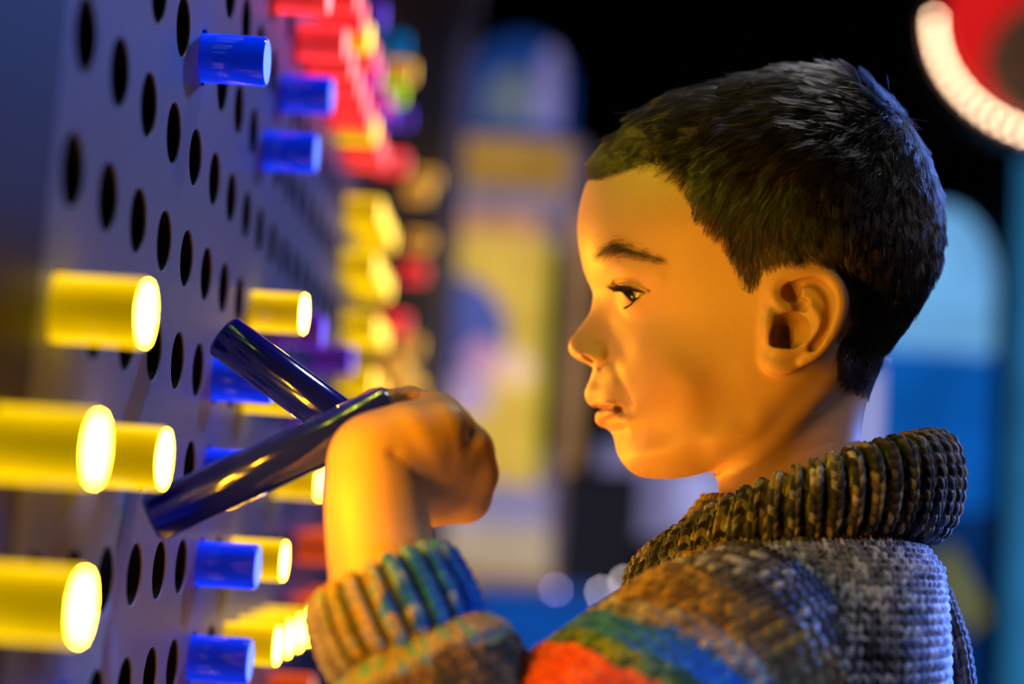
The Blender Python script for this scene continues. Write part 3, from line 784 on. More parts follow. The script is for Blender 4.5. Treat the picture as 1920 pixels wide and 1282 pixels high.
person = obj('person', None); person.location = (HC[0], HC[1], 0)
person['label'] = 'young boy with short dark hair in a chunky knit sweater, gripping a blue rod'; person['category'] = 'person'
PINV = Matrix.Translation(-Vector(person.location))
def pchild(o, parent=person, **kw):
    o.parent = parent
    if parent is person: o.matrix_parent_inverse = PINV
    for k, v in kw.items(): o[k] = v
    return o
def with_tint(me, col):
    at = me.color_attributes.new('tint', 'FLOAT_COLOR', 'POINT')
    at.data.foreach_set('color', np.hstack([col, np.ones((len(col), 1))]).astype(np.float32).ravel()); return me
m_skin, nt, b = new_mat('skin')
an = nt.nodes.new('ShaderNodeAttribute'); an.attribute_name = 'tint'
nt.links.new(an.outputs['Color'], b.inputs['Base Color'])
b.inputs['Roughness'].default_value = 0.48; b.inputs['Specular IOR Level'].default_value = 0.4
b.inputs['Subsurface Weight'].default_value = 0.12; b.inputs['Subsurface Radius'].default_value = (1.0, 0.35, 0.15); b.inputs['Subsurface Scale'].default_value = 0.004
tc = nt.nodes.new('ShaderNodeTexCoord'); nz = nt.nodes.new('ShaderNodeTexNoise'); nz.inputs['Scale'].default_value = 900; nz.inputs['Detail'].default_value = 3
bp = nt.nodes.new('ShaderNodeBump'); bp.inputs['Strength'].default_value = 0.10; bp.inputs['Distance'].default_value = 0.0004
nt.links.new(tc.outputs['Object'], nz.inputs['Vector']); nt.links.new(nz.outputs['Fac'], bp.inputs['Height']); nt.links.new(bp.outputs['Normal'], b.inputs['Normal'])
body = pchild(obj('body', with_tint(fast_mesh('body', BV, BF), BC), m_skin), label='bare face, ears, neck, forearm and fist')

# ---- eyes
m_eye, nt, b = new_mat('eye')
an = nt.nodes.new('ShaderNodeAttribute'); an.attribute_name = 'tint'; nt.links.new(an.outputs['Color'], b.inputs['Base Color'])
b.inputs['Roughness'].default_value = 0.25; b.inputs['Coat Weight'].default_value = 0.35; b.inputs['Coat Roughness'].default_value = 0.03
for sgn in (1, -1):
    g = np.array([-0.80, -0.36, 0.44 * sgn]); g /= np.linalg.norm(g)
    e0, e1_, e2_ = frame_of(g)
    nr, nu = 48, 48; vs = []
    for i in range(nr + 1):
        th = math.pi * i / nr
        bulge = 0.0009 * max(0.0, 1 - (th / 0.52) ** 2)
        for k in range(nu):
            ph = 2 * math.pi * k / nu
            vs.append((EYE_R + bulge - 0.0002) * (math.cos(th) * e0 + math.sin(th) * (math.cos(ph) * e1_ + math.sin(ph) * e2_)))
    vs = np.array(vs); th = np.repeat(np.arange(nr + 1) * math.pi / nr, nu)
    cols = np.where((th < 0.20)[:, None], [0.004, 0.003, 0.003], np.where((th < 0.56)[:, None], [0.010, 0.005, 0.003], np.where((th < 0.60)[:, None], [0.012, 0.008, 0.006], [0.40, 0.35, 0.31])))
    cen = EYE_C * np.array([1, 1, sgn])
    me = fast_mesh('eye', to_world(vs + cen), grid_faces(nr + 1, nu))
    pchild(obj('eye', with_tint(me, cols), m_eye), label='dark brown eye looking down at the rods')

# ---- hair
def hair_obj(name, curves, rad_root, rad_tip, mat, parent=person):
    """curves: array (n, k, 3) in world space"""
    n, k, _3 = curves.shape
    cu = bpy.data.hair_curves.new(name); cu.add_curves([k] * n)
    cu.attributes['position'].data.foreach_set('vector', np.ascontiguousarray(curves, np.float32).ravel()) if 'position' in cu.attributes else cu.points.foreach_set('position', np.ascontiguousarray(curves, np.float32).ravel())
    r = np.tile(np.linspace(1, 0, k) ** 0.7 * (rad_root - rad_tip) + rad_tip, n).astype(np.float32)
    at = cu.attributes.get('radius') or cu.attributes.new('radius', 'FLOAT', 'POINT')
    at.data.foreach_set('value', r)
    return pchild(obj(name, cu, mat), parent)
m_hair = bpy.data.materials.new('dark_hair'); m_hair.use_nodes = True; nt = m_hair.node_tree
nt.nodes.remove(nt.nodes['Principled BSDF'])
hb = nt.nodes.new('ShaderNodeBsdfHairPrincipled'); hb.parametrization = 'COLOR'
hb.inputs['Color'].default_value = (0.016, 0.011, 0.009, 1); hb.inputs['Roughness'].default_value = 0.20; hb.inputs['Radial Roughness'].default_value = 0.45
hb.inputs['Random Roughness'].default_value = 0.5
hi_ = nt.nodes.new('ShaderNodeHairInfo'); hmx = nt.nodes.new('ShaderNodeMix'); hmx.data_type = 'RGBA'
hmx.inputs[6].default_value = (0.008, 0.006, 0.005, 1); hmx.inputs[7].default_value = (0.060, 0.042, 0.032, 1)
hpw = nt.nodes.new('ShaderNodeMath'); hpw.operation = 'POWER'; hpw.inputs[1].default_value = 2.0
nt.links.new(hi_.outputs['Random'], hpw.inputs[0]); nt.links.new(hpw.outputs[0], hmx.inputs[0]); nt.links.new(hmx.outputs[2], hb.inputs['Color'])
nt.links.new(hb.outputs[0], nt.nodes['Material Output'].inputs['Surface'])

tri = HV[HQ]
cen = tri.mean(1); fn = np.cross(tri[:, 2] - tri[:, 0], tri[:, 3] - tri[:, 1]); area = np.linalg.norm(fn, axis=1) / 2 + 1e-12; fn = fn / (2 * area)[:, None]
fm = hm[HQ].mean(1); cm = cen.copy(); cm[:, 2] = np.abs(cm[:, 2])
prob = area * (fm > 0.12) * np.clip(fm * 1.3, 0.1, 1) * np.where(cen[:, 2] > -0.012, 1.0, 0.45); prob /= prob.sum()
NH = 40000
fi = rng.choice(len(cen), NH, p=prob)
rb_ = rng.random((NH, 2)); t4 = tri[fi]
root = (t4[:, 0] * (1 - rb_[:, :1]) + t4[:, 1] * rb_[:, :1]) * (1 - rb_[:, 1:]) + (t4[:, 3] * (1 - rb_[:, :1]) + t4[:, 2] * rb_[:, :1]) * rb_[:, 1:]
nrm = fn[fi]
rm = root.copy(); rm[:, 2] = np.abs(rm[:, 2]); hpx, hpy = to_pix(rm)
flow = np.array([  # pixel, direction in the picture (right, down), length mm, thickness mm
    (1600, 165, -1, -0.02, 22, 6.5), (1520, 150, -1, 0.06, 24, 7.0), (1420, 162, -1, 0.18, 25, 7.5), (1330, 185, -1, 0.32, 25, 8.0), (1250, 215, -0.95, 0.48, 25, 8.0), (1180, 258, -0.85, 0.60, 22, 7.0), (1150, 285, -0.75, 0.65, 18, 6.0), (1120, 318, -0.45, 0.6, 12, 4.0),
    (1560, 205, -1, 0.10, 20, 7.0), (1450, 215, -1, 0.22, 20, 7.0), (1350, 235, -1, 0.30, 20, 7.0), (1250, 265, -1, 0.28, 20, 6.5), (1180, 300, -1, 0.30, 18, 5.0), (1150, 322, -1, 0.4, 14, 4.0), (1225, 310, -1, 0.5, 8, 2.2),
    (1400, 285, -0.75, 0.65, 15, 5.5), (1320, 310, -0.65, 0.75, 13, 4.5), (1500, 270, -0.8, 0.55, 16, 6.0), (1590, 260, -0.85, 0.50, 17, 6.0), (1660, 250, -0.75, 0.65, 15, 5.5), (1700, 300, -0.5, 0.85, 14, 5.0),
    (1450, 350, -0.4, 0.9, 12, 4.5), (1350, 370, -0.35, 0.95, 11, 3.5), (1550, 340, -0.5, 0.85, 13, 5.0), (1640, 340, -0.5, 0.85, 13, 5.0), (1730, 400, -0.25, 1, 12, 5.0), (1290, 345, -0.35, 0.95, 9, 1.8),
    (1400, 450, -0.12, 1, 10, 3.0), (1500, 450, -0.15, 1, 11, 4.0), (1600, 450, -0.15, 1, 11, 4.0), (1690, 480, -0.2, 1, 11, 4.5), (1390, 515, -0.05, 1, 6, 1.0), (1430, 490, 0.0, 1, 6, 1.6), (1455, 478, 0.3, 1, 4, 1.5), (1510, 474, 0.5, 0.8, 5, 2.0), (1560, 484, 0.7, 0.8, 5, 2.0),
    (1600, 560, -0.15, 1, 9, 3.0), (1680, 600, -0.3, 1, 9, 3.6), (1600, 650, -0.25, 1, 6, 1.6), (1600, 710, -0.25, 1, 4, 0.7), (1640, 670, -0.35, 1, 6, 2.4)])
wgt = 1 / (((hpx[:, None] - flow[None, :, 0]) ** 2 + (hpy[:, None] - flow[None, :, 1]) ** 2) + 200) ** 2
wgt /= wgt.sum(1, keepdims=True)
fd = wgt @ flow[:, 2:4]; Ln = wgt @ flow[:, 4] / 1000; Tk = wgt @ flow[:, 5] / 1000
edge = np.clip(fm[fi] * 1.15, 0.25, 1)
hdr = poly_sd(hpx[None], hpy[None], hair_px)[0]
Ln = np.where(hpx < 1270, np.minimum(Ln, np.clip(hdr, 0, 500) / 3900 * 1.0 + 0.0012), Ln)
Tk = np.where(hpx < 1270, np.minimum(Tk, np.clip(hdr, 0, 500) / 3900 * 0.45 + 0.0008), Tk)
d3 = np.stack([fd[:, 0], -fd[:, 1], np.zeros(NH)], 1)
d3 += np.stack([np.zeros(NH), np.zeros(NH), np.sign(root[:, 2]) * 0.15], 1) * (np.abs(nrm[:, 1:2]) > 0.6)
ang = rng.normal(0, 0.20, NH)
d3 = np.stack([d3[:, 0] * np.cos(ang) - d3[:, 1] * np.sin(ang), d3[:, 0] * np.sin(ang) + d3[:, 1] * np.cos(ang), d3[:, 2]], 1)
d3 -= (d3 * nrm).sum(1, keepdims=True) * nrm; d3 /= np.linalg.norm(d3, axis=1, keepdims=True) + 1e-9
KP = 7; sv = np.linspace(0, 1, KP)
Lr = Ln * rng.uniform(0.75, 1.15, NH) * edge; Tr = Tk * rng.uniform(0.15, 1.0, NH) * edge
side = np.cross(nrm, d3); bend = rng.normal(0, 0.10, NH)
Hc = root[:, None] + d3[:, None] * (Lr[:, None, None] * sv[None, :, None]) + nrm[:, None] * (Tr[:, None] * (1 - (1 - sv[None]) ** 2.2))[:, :, None] \
    + side[:, None] * ((bend * Lr)[:, None] * sv[None] ** 2)[:, :, None]
Hc -= nrm[:, None] * (0.35 * (Lr ** 2 / 0.16)[:, None] * sv[None] ** 2)[:, :, None]
# strands gather in locks
NG = 2600
gi = rng.choice(NH, NG, replace=False); gr_ = root[gi].astype(np.float32); best = np.empty(NH, np.int32)
for k0 in range(0, NH, 4000):
    r_ = root[k0:k0 + 4000].astype(np.float32)
    best[k0:k0 + 4000] = ((r_[:, None] - gr_[None]) ** 2).sum(-1).argmin(1)
grise = rng.uniform(-0.35, 0.30, NG) * np.clip(Ln[gi] / 0.02, 0.2, 1)
Hc = Hc + nrm[:, None] * ((Tk * grise[best])[:, None] * sv[None] ** 1.2)[:, :, None]
guide = Hc[gi][best]
Hc = Hc + (guide - Hc) * (sv[None] ** 1.2)[:, :, None] * (0.62 * np.clip(Ln / 0.012, 0.35, 1) + 0.12 * np.clip((Ln - 0.012) / 0.008, 0, 1))[:, None, None]
hair = hair_obj('hair', to_world(Hc), 0.00012, 0.00004, m_hair)
hair['label'] = 'short dark brown hair combed forward'
# a few stray hairs
st = rng.choice(np.where((hpy < 300) & (np.abs(root[:, 2]) < 0.03))[0], 16)
sl = rng.uniform(0.010, 0.018, len(st)); dd = nrm[st] * 0.9 + d3[st] * rng.uniform(0.2, 1.0, (len(st), 1)); dd /= np.linalg.norm(dd, axis=1, keepdims=True)
Sc = root[st][:, None] + dd[:, None] * (sl[:, None] * sv)[:, :, None] + d3[st][:, None] * (sl[:, None] * 0.4 * sv ** 2)[:, :, None]
hair_obj('stray_hair', to_world(Sc), 0.00005, 0.00002, m_hair, person)

def skin_pt(px, py, sgn=1, lift=0.0): p = on_skin(px, py); p[2] += lift; p[2] *= sgn; return p
m_brow = pmat('brow_hair', (0.022, 0.014, 0.009), 0.5, noise=0.1)
br = []
bl = catmull([(1113, 484), (1128, 476), (1144, 468), (1158, 466), (1174, 471), (1194, 478), (1216, 483), (1240, 492)], 6)
bw = np.interp(np.linspace(0, 1, len(bl)), [0, 0.12, 0.4, 0.75, 1], [12, 15, 14, 10, 6]); bden = np.interp(np.linspace(0, 1, len(bl)), [0, 0.2, 0.5, 0.8, 1], [0.4, 1, 1, 0.55, 0.3]); bden /= bden.sum()
for sgn in (1, -1):
    for _ in range(380):
        i = rng.choice(len(bl), p=bden); x, y = bl[i]; off = rng.normal(0, 0.62) * bw[i]
        i2 = min(i + 1, len(bl) - 1); t = bl[i2] - bl[i2 - 1]; t = t / np.linalg.norm(t)
        n_ = np.array([-t[1], t[0]]); lean = rng.normal(-0.3 * np.sign(off + 1e-6) * -1, 0.25)
        L_ = rng.uniform(9, 20); pts = []
        for s_ in np.linspace(0, 1, 5):
            p2 = np.array([x, y]) + n_ * off + (t + n_ * (-0.35 if off > 0 else 0.12)) * L_ * s_
            pts.append(skin_pt(p2[0], p2[1], sgn, 0.0003 + 0.0011 * math.sin(s_ * 2.2)))
        br.append(pts)
hair_obj('eyebrows', to_world(np.array(br)), 0.00006, 0.00002, m_brow)['label'] = 'dark eyebrows'
la = []
um = np.array([(1159, 535.5), (1169, 536.5), (1182, 540.5), (1194, 544.5), (1206, 548)])
for sgn in (1, -1):
    for k in range(120):
        f_ = rng.random() ** 1.2; x = np.interp(f_, np.linspace(0, 1, 5), um[:, 0]); y = np.interp(f_, np.linspace(0, 1, 5), um[:, 1])
        # root on the lid margin: on the ball, a little outside
        p = L3(x, y, 0.036)
        rel = p - EYE_C; need = (EYE_R + 0.0010) ** 2 - rel[0] ** 2 - rel[1] ** 2
        c_ = EYE_C[2] + (math.sqrt(need) if need > 0 else 0.0)
        if f_ < 0.3: c_ = EYE_C[2] + rng.uniform(-0.010, 0.005)
        if f_ < 0.3:
            rr2 = (EYE_R + 0.001) ** 2 - (p[1] - EYE_C[1]) ** 2 - (c_ - EYE_C[2]) ** 2; p[0] = EYE_C[0] - math.sqrt(max(rr2, 1e-8))
        p[2] = c_
        L_ = (0.0080 if f_ < 0.45 else 0.0062) * rng.uniform(0.7, 1.15)
        d_ = np.array([-0.93, -0.10, 0.30 + 0.5 * f_]); d_ += rng.normal(0, 0.10, 3); d_ /= np.linalg.norm(d_)
        pts = [p + d_ * L_ * s_ + np.array([0, 1, 0]) * L_ * (-0.30 * s_ + 0.52 * s_ * s_) for s_ in np.linspace(0, 1, 6)]
        la.append(np.array(pts) * np.array([1, 1, sgn]))
    for k in range(36):
        f_ = rng.random(); x = np.interp(f_, [0, .5, 1], [1176, 1188, 1205]); y = np.interp(f_, [0, .5, 1], [573, 567, 554])
        p = L3(x, y, 0.034); rel = p - EYE_C; need = (EYE_R + 0.0010) ** 2 - rel[0] ** 2 - rel[1] ** 2
        p[2] = EYE_C[2] + (math.sqrt(need) if need > 0 else 0.003)
        d_ = np.array([-0.5, -0.75, 0.5]) + rng.normal(0, 0.12, 3); d_ /= np.linalg.norm(d_); L_ = 0.0042 * rng.uniform(0.6, 1.1)
        pts = [p + d_ * L_ * s_ + np.array([-1, 0, 0]) * L_ * 0.3 * s_ * s_ for s_ in np.linspace(0, 1, 6)]
        la.append(np.array(pts) * np.array([1, 1, sgn]))
hair_obj('eyelashes', to_world(np.array(la)), 0.00012, 0.00003, m_brow)['label'] = 'long dark eyelashes'

# ------------------------------------------------------------------ knitted sweater
def hsh(*k):
    v = np.zeros_like(np.asarray(k[0], float))
    for i, x in enumerate(k): v = v + np.asarray(x, float) * (12.9898, 78.233, 37.719, 94.673)[i]
    s_ = np.sin(v) * 43758.5453; return s_ - np.floor(s_)
def vnoise(x, y):
    i, j = np.floor(x), np.floor(y); f, g = x - i, y - j; f = f * f * (3 - 2 * f); g = g * g * (3 - 2 * g)
    return (hsh(i, j) * (1 - f) + hsh(i + 1, j) * f) * (1 - g) + (hsh(i, j + 1) * (1 - f) + hsh(i + 1, j + 1) * f) * g
def stitches(u, v, sw, sh):
    """u, v in metres on the cloth -> height 0..1 of the yarn loops and ids of the loop"""
    X = u / sw; i = np.floor(X); fx = X - i; leg = (fx > 0.5).astype(float); fl = (fx * 2) % 1.0
    yy = v / sh + np.abs(fx - 0.5) * 1.1; j = np.floor(yy); fy = yy - j
    h = np.sin(np.pi * np.clip(fy, 0, 1)) ** 0.7 * np.sin(np.pi * np.clip(fl, 0, 1)) ** 0.7
    return h, i, j, leg
def mixp(pal, r):
    pal = np.asarray(pal, float); k = np.clip((r * len(pal)).astype(int), 0, len(pal) - 1); return pal[k]
CHAR, GREY, LIGHT, MUST, BROWN, NAVY = (0.030, 0.028, 0.032), (0.11, 0.105, 0.12), (0.42, 0.40, 0.42), (0.36, 0.22, 0.05), (0.12, 0.065, 0.035), (0.035, 0.038, 0.07)
m_knit, nt, b = new_mat('knit_wool')
an = nt.nodes.new('ShaderNodeAttribute'); an.attribute_name = 'tint'
tc = nt.nodes.new('ShaderNodeTexCoord'); nz = nt.nodes.new('ShaderNodeTexNoise'); nz.inputs['Scale'].default_value = 1400; nz.inputs['Detail'].default_value = 3
mr = nt.nodes.new('ShaderNodeMapRange'); mr.inputs['To Min'].default_value = 0.55; mr.inputs['To Max'].default_value = 1.45
mx = nt.nodes.new('ShaderNodeMix'); mx.data_type = 'RGBA'; mx.blend_type = 'MULTIPLY'; mx.inputs['Factor'].default_value = 1
nt.links.new(tc.outputs['Object'], nz.inputs['Vector']); nt.links.new(nz.outputs['Fac'], mr.inputs['Value'])
nt.links.new(an.outputs['Color'], mx.inputs[6]); nt.links.new(mr.outputs['Result'], mx.inputs[7]); nt.links.new(mx.outputs[2], b.inputs['Base Color'])
bp = nt.nodes.new('ShaderNodeBump'); bp.inputs['Strength'].default_value = 0.5; bp.inputs['Distance'].default_value = 0.0006
nt.links.new(nz.outputs['Fac'], bp.inputs['Height']); nt.links.new(bp.outputs['Normal'], b.inputs['Normal'])
b.inputs['Roughness'].default_value = 0.85; b.inputs['Sheen Weight'].default_value = 0.35; b.inputs['Sheen Roughness'].default_value = 0.4; b.inputs['Specular IOR Level'].default_value = 0.2

def cloth(name, V, disp, col, parent, wrap=True):
    """V (nv, nu, 3) world grid, displaced along its outward normal"""
    nv, nu = V.shape[:2]
    if wrap: du = np.roll(V, -1, 1) - np.roll(V, 1, 1)
    else: du = np.gradient(V, axis=1)
    dv = np.gradient(V, axis=0); N = np.cross(du, dv); N /= np.linalg.norm(N, axis=2, keepdims=True) + 1e-12
    if wrap:
        cen_ = V.mean(1, keepdims=True)
    else: cen_ = V.mean((0, 1), keepdims=True)
    return V + N * disp[..., None], N
def cloth_obj(name, V, col, parent=person, wrap=True, **kw):
    nv, nu = V.shape[:2]
    me = with_tint(fast_mesh(name, V.reshape(-1, 3), grid_faces(nv, nu, wrap)), col.reshape(-1, 3))
    return pchild(obj(name, me, m_knit), parent, **kw)
def arc(V, ax): d = np.linalg.norm(np.diff(V, axis=ax), axis=2); return d

sweater = obj('sweater', None); sweater.location = person.location
sweater.parent = person; sweater.matrix_parent_inverse = PINV; sweater['label'] = 'chunky multicoloured hand-knit sweater'
SINV = PINV
def schild(o, **kw):
    o.parent = sweater; o.matrix_parent_inverse = Matrix.Translation(-Vector(person.location))
    for k, v in kw.items(): o[k] = v
    return o
def knit_obj(name, V, col, wrap=True, **kw):
    nv, nu = V.shape[:2]
    me = with_tint(fast_mesh(name, V.reshape(-1, 3), grid_faces(nv, nu, wrap)), col.reshape(-1, 3))
    return schild(obj(name, me, m_knit), **kw)

# trunk
th = np.linspace(0, 2 * np.pi, 700, endpoint=False)
TB = np.array([(-0.100, 0.046, 0.050, 0.004), (-0.116, 0.058, 0.066, 0.004), (-0.128, 0.066, 0.088, 0.006), (-0.142, 0.069, 0.106, 0.005), (-0.162, 0.0720, 0.116, 0.004), (-0.20, 0.073, 0.120, 0.003), (-0.26, 0.075, 0.120, 0.004), (-0.36, 0.078, 0.120, 0.004), (-0.46, 0.080, 0.120, 0.004)])
tb = np.concatenate([np.linspace(-0.100, -0.27, 300), np.linspace(-0.275, -0.46, 60)])
Ra = np.interp(tb, TB[::-1, 0], TB[::-1, 1]); Rc = np.interp(tb, TB[::-1, 0], TB[::-1, 2]); Oa = np.interp(tb, TB[::-1, 0], TB[::-1, 3])
def sup(x, p): return np.sign(x) * np.abs(x) ** p
Va = ta + Oa[:, None] + Ra[:, None] * sup(np.cos(th), 0.85)[None]; Vc = -Rc[:, None] * sup(np.sin(th), 0.85)[None]; Vb = np.repeat(tb[:, None], len(th), 1)
V = to_world(np.stack([Va, Vb, Vc], -1))
uu = np.concatenate([[0], np.cumsum(np.linalg.norm(np.diff(V[200], axis=0), axis=1))])[None] * np.ones((len(tb), 1)); vv = np.concatenate([[0], np.cumsum(np.linalg.norm(np.diff(V[:, 525], axis=0), axis=1))])[:, None] * np.ones((1, len(th)))
h, i, j, lg = stitches(uu, vv, 0.0066, 0.0052)
px_, py_ = to_pix(np.stack([Va, Vb, Vc], -1))
foldd = np.exp(-(line_d2(px_, py_, [(1505, 1092), (1530, 1160), (1552, 1290)]) / 14 ** 2)) * (Vc > 0.02)
disp = 0.0019 * h + 0.0012 * (vnoise(uu / 0.03, vv / 0.03) - 0.5) - 0.006 * foldd
r = hsh(i, j, lg); zone = vnoise(uu / 0.02 + 3, vv / 0.014)
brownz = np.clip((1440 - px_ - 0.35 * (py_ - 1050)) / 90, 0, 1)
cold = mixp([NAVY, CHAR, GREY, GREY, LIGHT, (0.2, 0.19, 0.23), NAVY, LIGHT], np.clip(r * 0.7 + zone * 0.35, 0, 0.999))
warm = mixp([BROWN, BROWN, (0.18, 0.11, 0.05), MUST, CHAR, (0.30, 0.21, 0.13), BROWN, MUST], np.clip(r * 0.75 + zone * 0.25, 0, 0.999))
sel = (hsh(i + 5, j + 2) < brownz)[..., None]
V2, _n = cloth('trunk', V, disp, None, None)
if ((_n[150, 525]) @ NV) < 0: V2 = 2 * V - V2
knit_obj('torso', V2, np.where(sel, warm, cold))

# collar: a thick ribbed band turned over
nu, nv = 1500, 150
u = np.linspace(0, 2 * np.pi, nu, endpoint=False); cu_, su = np.cos(u), np.sin(u)
fr, bk = ab(1222, 1062), ab(1755, 905)
mid_b = 0.5 * (fr[1] + bk[1]); ac = 0.5 * (fr[0] + bk[0]); Ra_ = 0.5 * (bk[0] - fr[0]); Rc_ = 0.063
prof = catmull([(-0.013, -0.020), (-0.013, 0.000), (-0.011, 0.012), (-0.004, 0.0185), (0.004, 0.016), (0.0085, 0.006), (0.0095, -0.004), (0.008, -0.014), (0.003, -0.021), (-0.006, -0.024)], 20)
pv = np.linspace(0, 1, len(prof)); sel_ = np.linspace(0, 1, nv); pr = np.interp(sel_, pv, prof[:, 0]); phh = np.interp(sel_, pv, prof[:, 1])
hs = 0.88 + 0.42 * np.clip(cu_, 0, 1) ** 1.5 - 0.18 * np.clip(-cu_, 0, 1); rs = 1.0 + 0.3 * np.clip(cu_, 0, 1)
cb = mid_b + 0.5 * (bk[1] - fr[1]) * cu_ + 0.010 * np.clip(1 - cu_ ** 2, 0, 1) ** 1.0
flare = 0.10 * np.clip(cu_, 0, 1)
rad = pr[:, None] * rs[None] - 0.30 * phh[:, None] * np.clip(-cu_, 0, 1)[None] + 0.12 * phh[:, None] * np.clip(cu_, 0, 1)[None]
Va = ac + (Ra_ + rad) * cu_[None]; Vc = -(Rc_ + rad) * su[None]; Vb = cb[None] + phh[:, None] * hs[None]
Lc = np.stack([Va, Vb, Vc], -1); V = to_world(Lc)
ulen = np.concatenate([[0], np.cumsum(np.linalg.norm(np.diff(V[80], axis=0), axis=1))])[None] * np.ones((nv, 1))
ulen = ulen * (round(ulen[0, -1] / 0.0096) * 0.0096 / ulen[0, -1])
vlen = np.concatenate([[0], np.cumsum(np.linalg.norm(np.diff(V[:, 1100], axis=0), axis=1))])[:, None] * np.ones((1, nu))
rp = (ulen / 0.0096) % 1.0; k_ = np.floor(ulen / 0.0096)
inrib = rp < 0.62
x_ = np.where(inrib, rp / 0.62, (rp - 0.62) / 0.38)
h, i, j, lg = stitches(np.where(inrib, x_ * 0.0060, x_ * 0.0042), vlen, np.where(inrib, 0.0060, 0.0042), 0.0040)
disp = np.where(inrib, 0.0012 * np.sin(np.pi * x_) ** 0.6 + 0.0014 * h, -0.0014 * np.sin(np.pi * x_) + 0.0007 * h)
r = hsh(k_ * 3 + lg, j, inrib.astype(float)); zone = vnoise(ulen / 0.03, vlen / 0.012 + 7)
fleck = np.clip(r * 0.80 + zone * 0.25, 0, 0.999)
col = mixp([(0.016, 0.015, 0.018), (0.024, 0.022, 0.024), CHAR, (0.018, 0.017, 0.020), (0.036, 0.034, 0.038), (0.07, 0.066, 0.072), (0.10, 0.09, 0.07), (0.22, 0.21, 0.22), (0.24, 0.18, 0.07), (0.40, 0.38, 0.40)], fleck)
V2, _n = cloth('collar', V, disp, None, None)
if (_n[80, 1125] @ NV) < 0: V2 = 2 * V - V2
knit_obj('collar', V2, col, label='dark ribbed turned-over collar')

# near sleeve
sp = catmull([W(*p) for p in sleeve_pts], 40)
srad = np.interp(np.linspace(0, 1, len(sp)), [0, 0.12, 0.3, 0.5, 0.7, 0.85, 0.93, 1.0], [0.046, 0.049, 0.047, 0.044, 0.042, 0.040, 0.0375, 0.029])
nu = 420
V, N_, B_, th = sweep(sp, srad, nu)
sl = np.concatenate([[0], np.cumsum(np.linalg.norm(np.diff(sp, axis=0), axis=1))]); vv = sl[:, None] * np.ones((1, nu)); uu = th[None] * 0.042 * np.ones((len(sp), 1))
h, i, j, lg = stitches(uu, vv, 0.042 * 2 * np.pi / 40, 0.0054)
disp = 0.0020 * h + 0.004 * (vnoise(uu / 0.03 + 9, vv / 0.022) - 0.5)
tot = sl[-1]
r = hsh(i, j, lg)
BLUE, GREEN, YG, ORNG, LIL = (0.008, 0.13, 0.70), (0.03, 0.09, 0.06), (0.22, 0.26, 0.05), (0.75, 0.10, 0.035), (0.26, 0.22, 0.30)
bands = [(0.000, [GREY, CHAR, LIGHT, NAVY]), (0.030, [BROWN, MUST, BROWN, (0.2, 0.13, 0.07)]), (0.058, [GREY, LIGHT, LIL]), (0.070, [BLUE, (0.03, 0.20, 0.75), BLUE]), (0.088, [GREEN, YG, GREEN, (0.10, 0.22, 0.16)]),
         (0.101, [ORNG, (0.8, 0.14, 0.06), (0.65, 0.07, 0.03)]), (0.150, [GREEN, (0.05, 0.16, 0.16)]), (0.165, [ORNG, (0.8, 0.14, 0.06)]), (0.195, [BROWN, CHAR]), (tot - 0.060, [BROWN, (0.16, 0.10, 0.06), CHAR, (0.05, 0.035, 0.035)]), (tot - 0.014, [(0.20, 0.17, 0.16), LIL, (0.08, 0.26, 0.42), (0.28, 0.22, 0.14)])]
hgt = 641 - (V - CAM) @ UP / ((V - CAM) @ FW) * FPX
vj = vv + 0.00016 * np.clip(hgt - 1170, -60, 120) * (vv < 0.17) + 0.006 * (vnoise(uu / 0.02, vv / 0.02 + 4) - 0.5) + 0.004 * (hsh(i, j) - 0.5)
colS = np.zeros((*vv.shape, 3))
for (v0, pal) in bands:
    m_ = vj >= v0; colS[m_] = mixp(pal, r[m_])
V2, _n = cloth('sleeve', V, disp, None, None)
if ((V2 - V)[10, 0] @ (V[10, 0] - sp[10])) < 0 and h[10, 0] > 0.2: V2 = 2 * V - V2
knit_obj('sleeve', V2, colS, label='sleeve striped in brown, teal, green and orange')

# cuff: ribbed, turned back
c0, c1 = W(768, 1215, 0.6365), W(711, 1087, 0.6455)
cax, ce1, ce2 = frame_of(c1 - c0); CL = np.linalg.norm(c1 - c0)
prof = catmull([(0.0265, -0.006), (0.0318, 0.000), (0.0335, 0.006), (0.0335, 0.5 * CL), (0.0325, 0.85 * CL), (0.0312, CL - 0.002), (0.0290, CL + 0.0012), (0.0262, CL - 0.001), (0.0245, CL - 0.008)], 18)
nu = 640; th = np.linspace(0, 2 * np.pi, nu, endpoint=False)
V = c0 + prof[:, 1][:, None, None] * cax + prof[:, 0][:, None, None] * (np.cos(th)[None, :, None] * ce1 + np.sin(th)[None, :, None] * ce2)
vl = np.concatenate([[0], np.cumsum(np.linalg.norm(np.diff(prof, axis=0), axis=1))])[:, None] * np.ones((1, nu))
NR = 22; X = th / (2 * np.pi) * NR; k_ = np.floor(X)[None] * np.ones((len(prof), 1)); rp = (X % 1)[None] * np.ones((len(prof), 1))
inrib = rp < 0.64; x_ = np.where(inrib, rp / 0.64, (rp - 0.64) / 0.36)
h, i, j, lg = stitches(x_ * 0.006, vl, 0.006, 0.0048)
disp = np.where(inrib, 0.0014 * np.sin(np.pi * x_) ** 0.6 + 0.0013 * h, -0.0016 * np.sin(np.pi * x_))
r = hsh(k_ * 2 + lg, j, inrib.astype(float))
pxv = (V - CAM) @ RT / ((V - CAM) @ FW) * FPX + 960; pyv = 641 - (V - CAM) @ UP / ((V - CAM) @ FW) * FPX
s_ = (pxv - 711) * 0.92 + (pyv - 1087) * -0.40 + 60 * (vnoise(th[None] * 3, vl / 0.02) - 0.5)
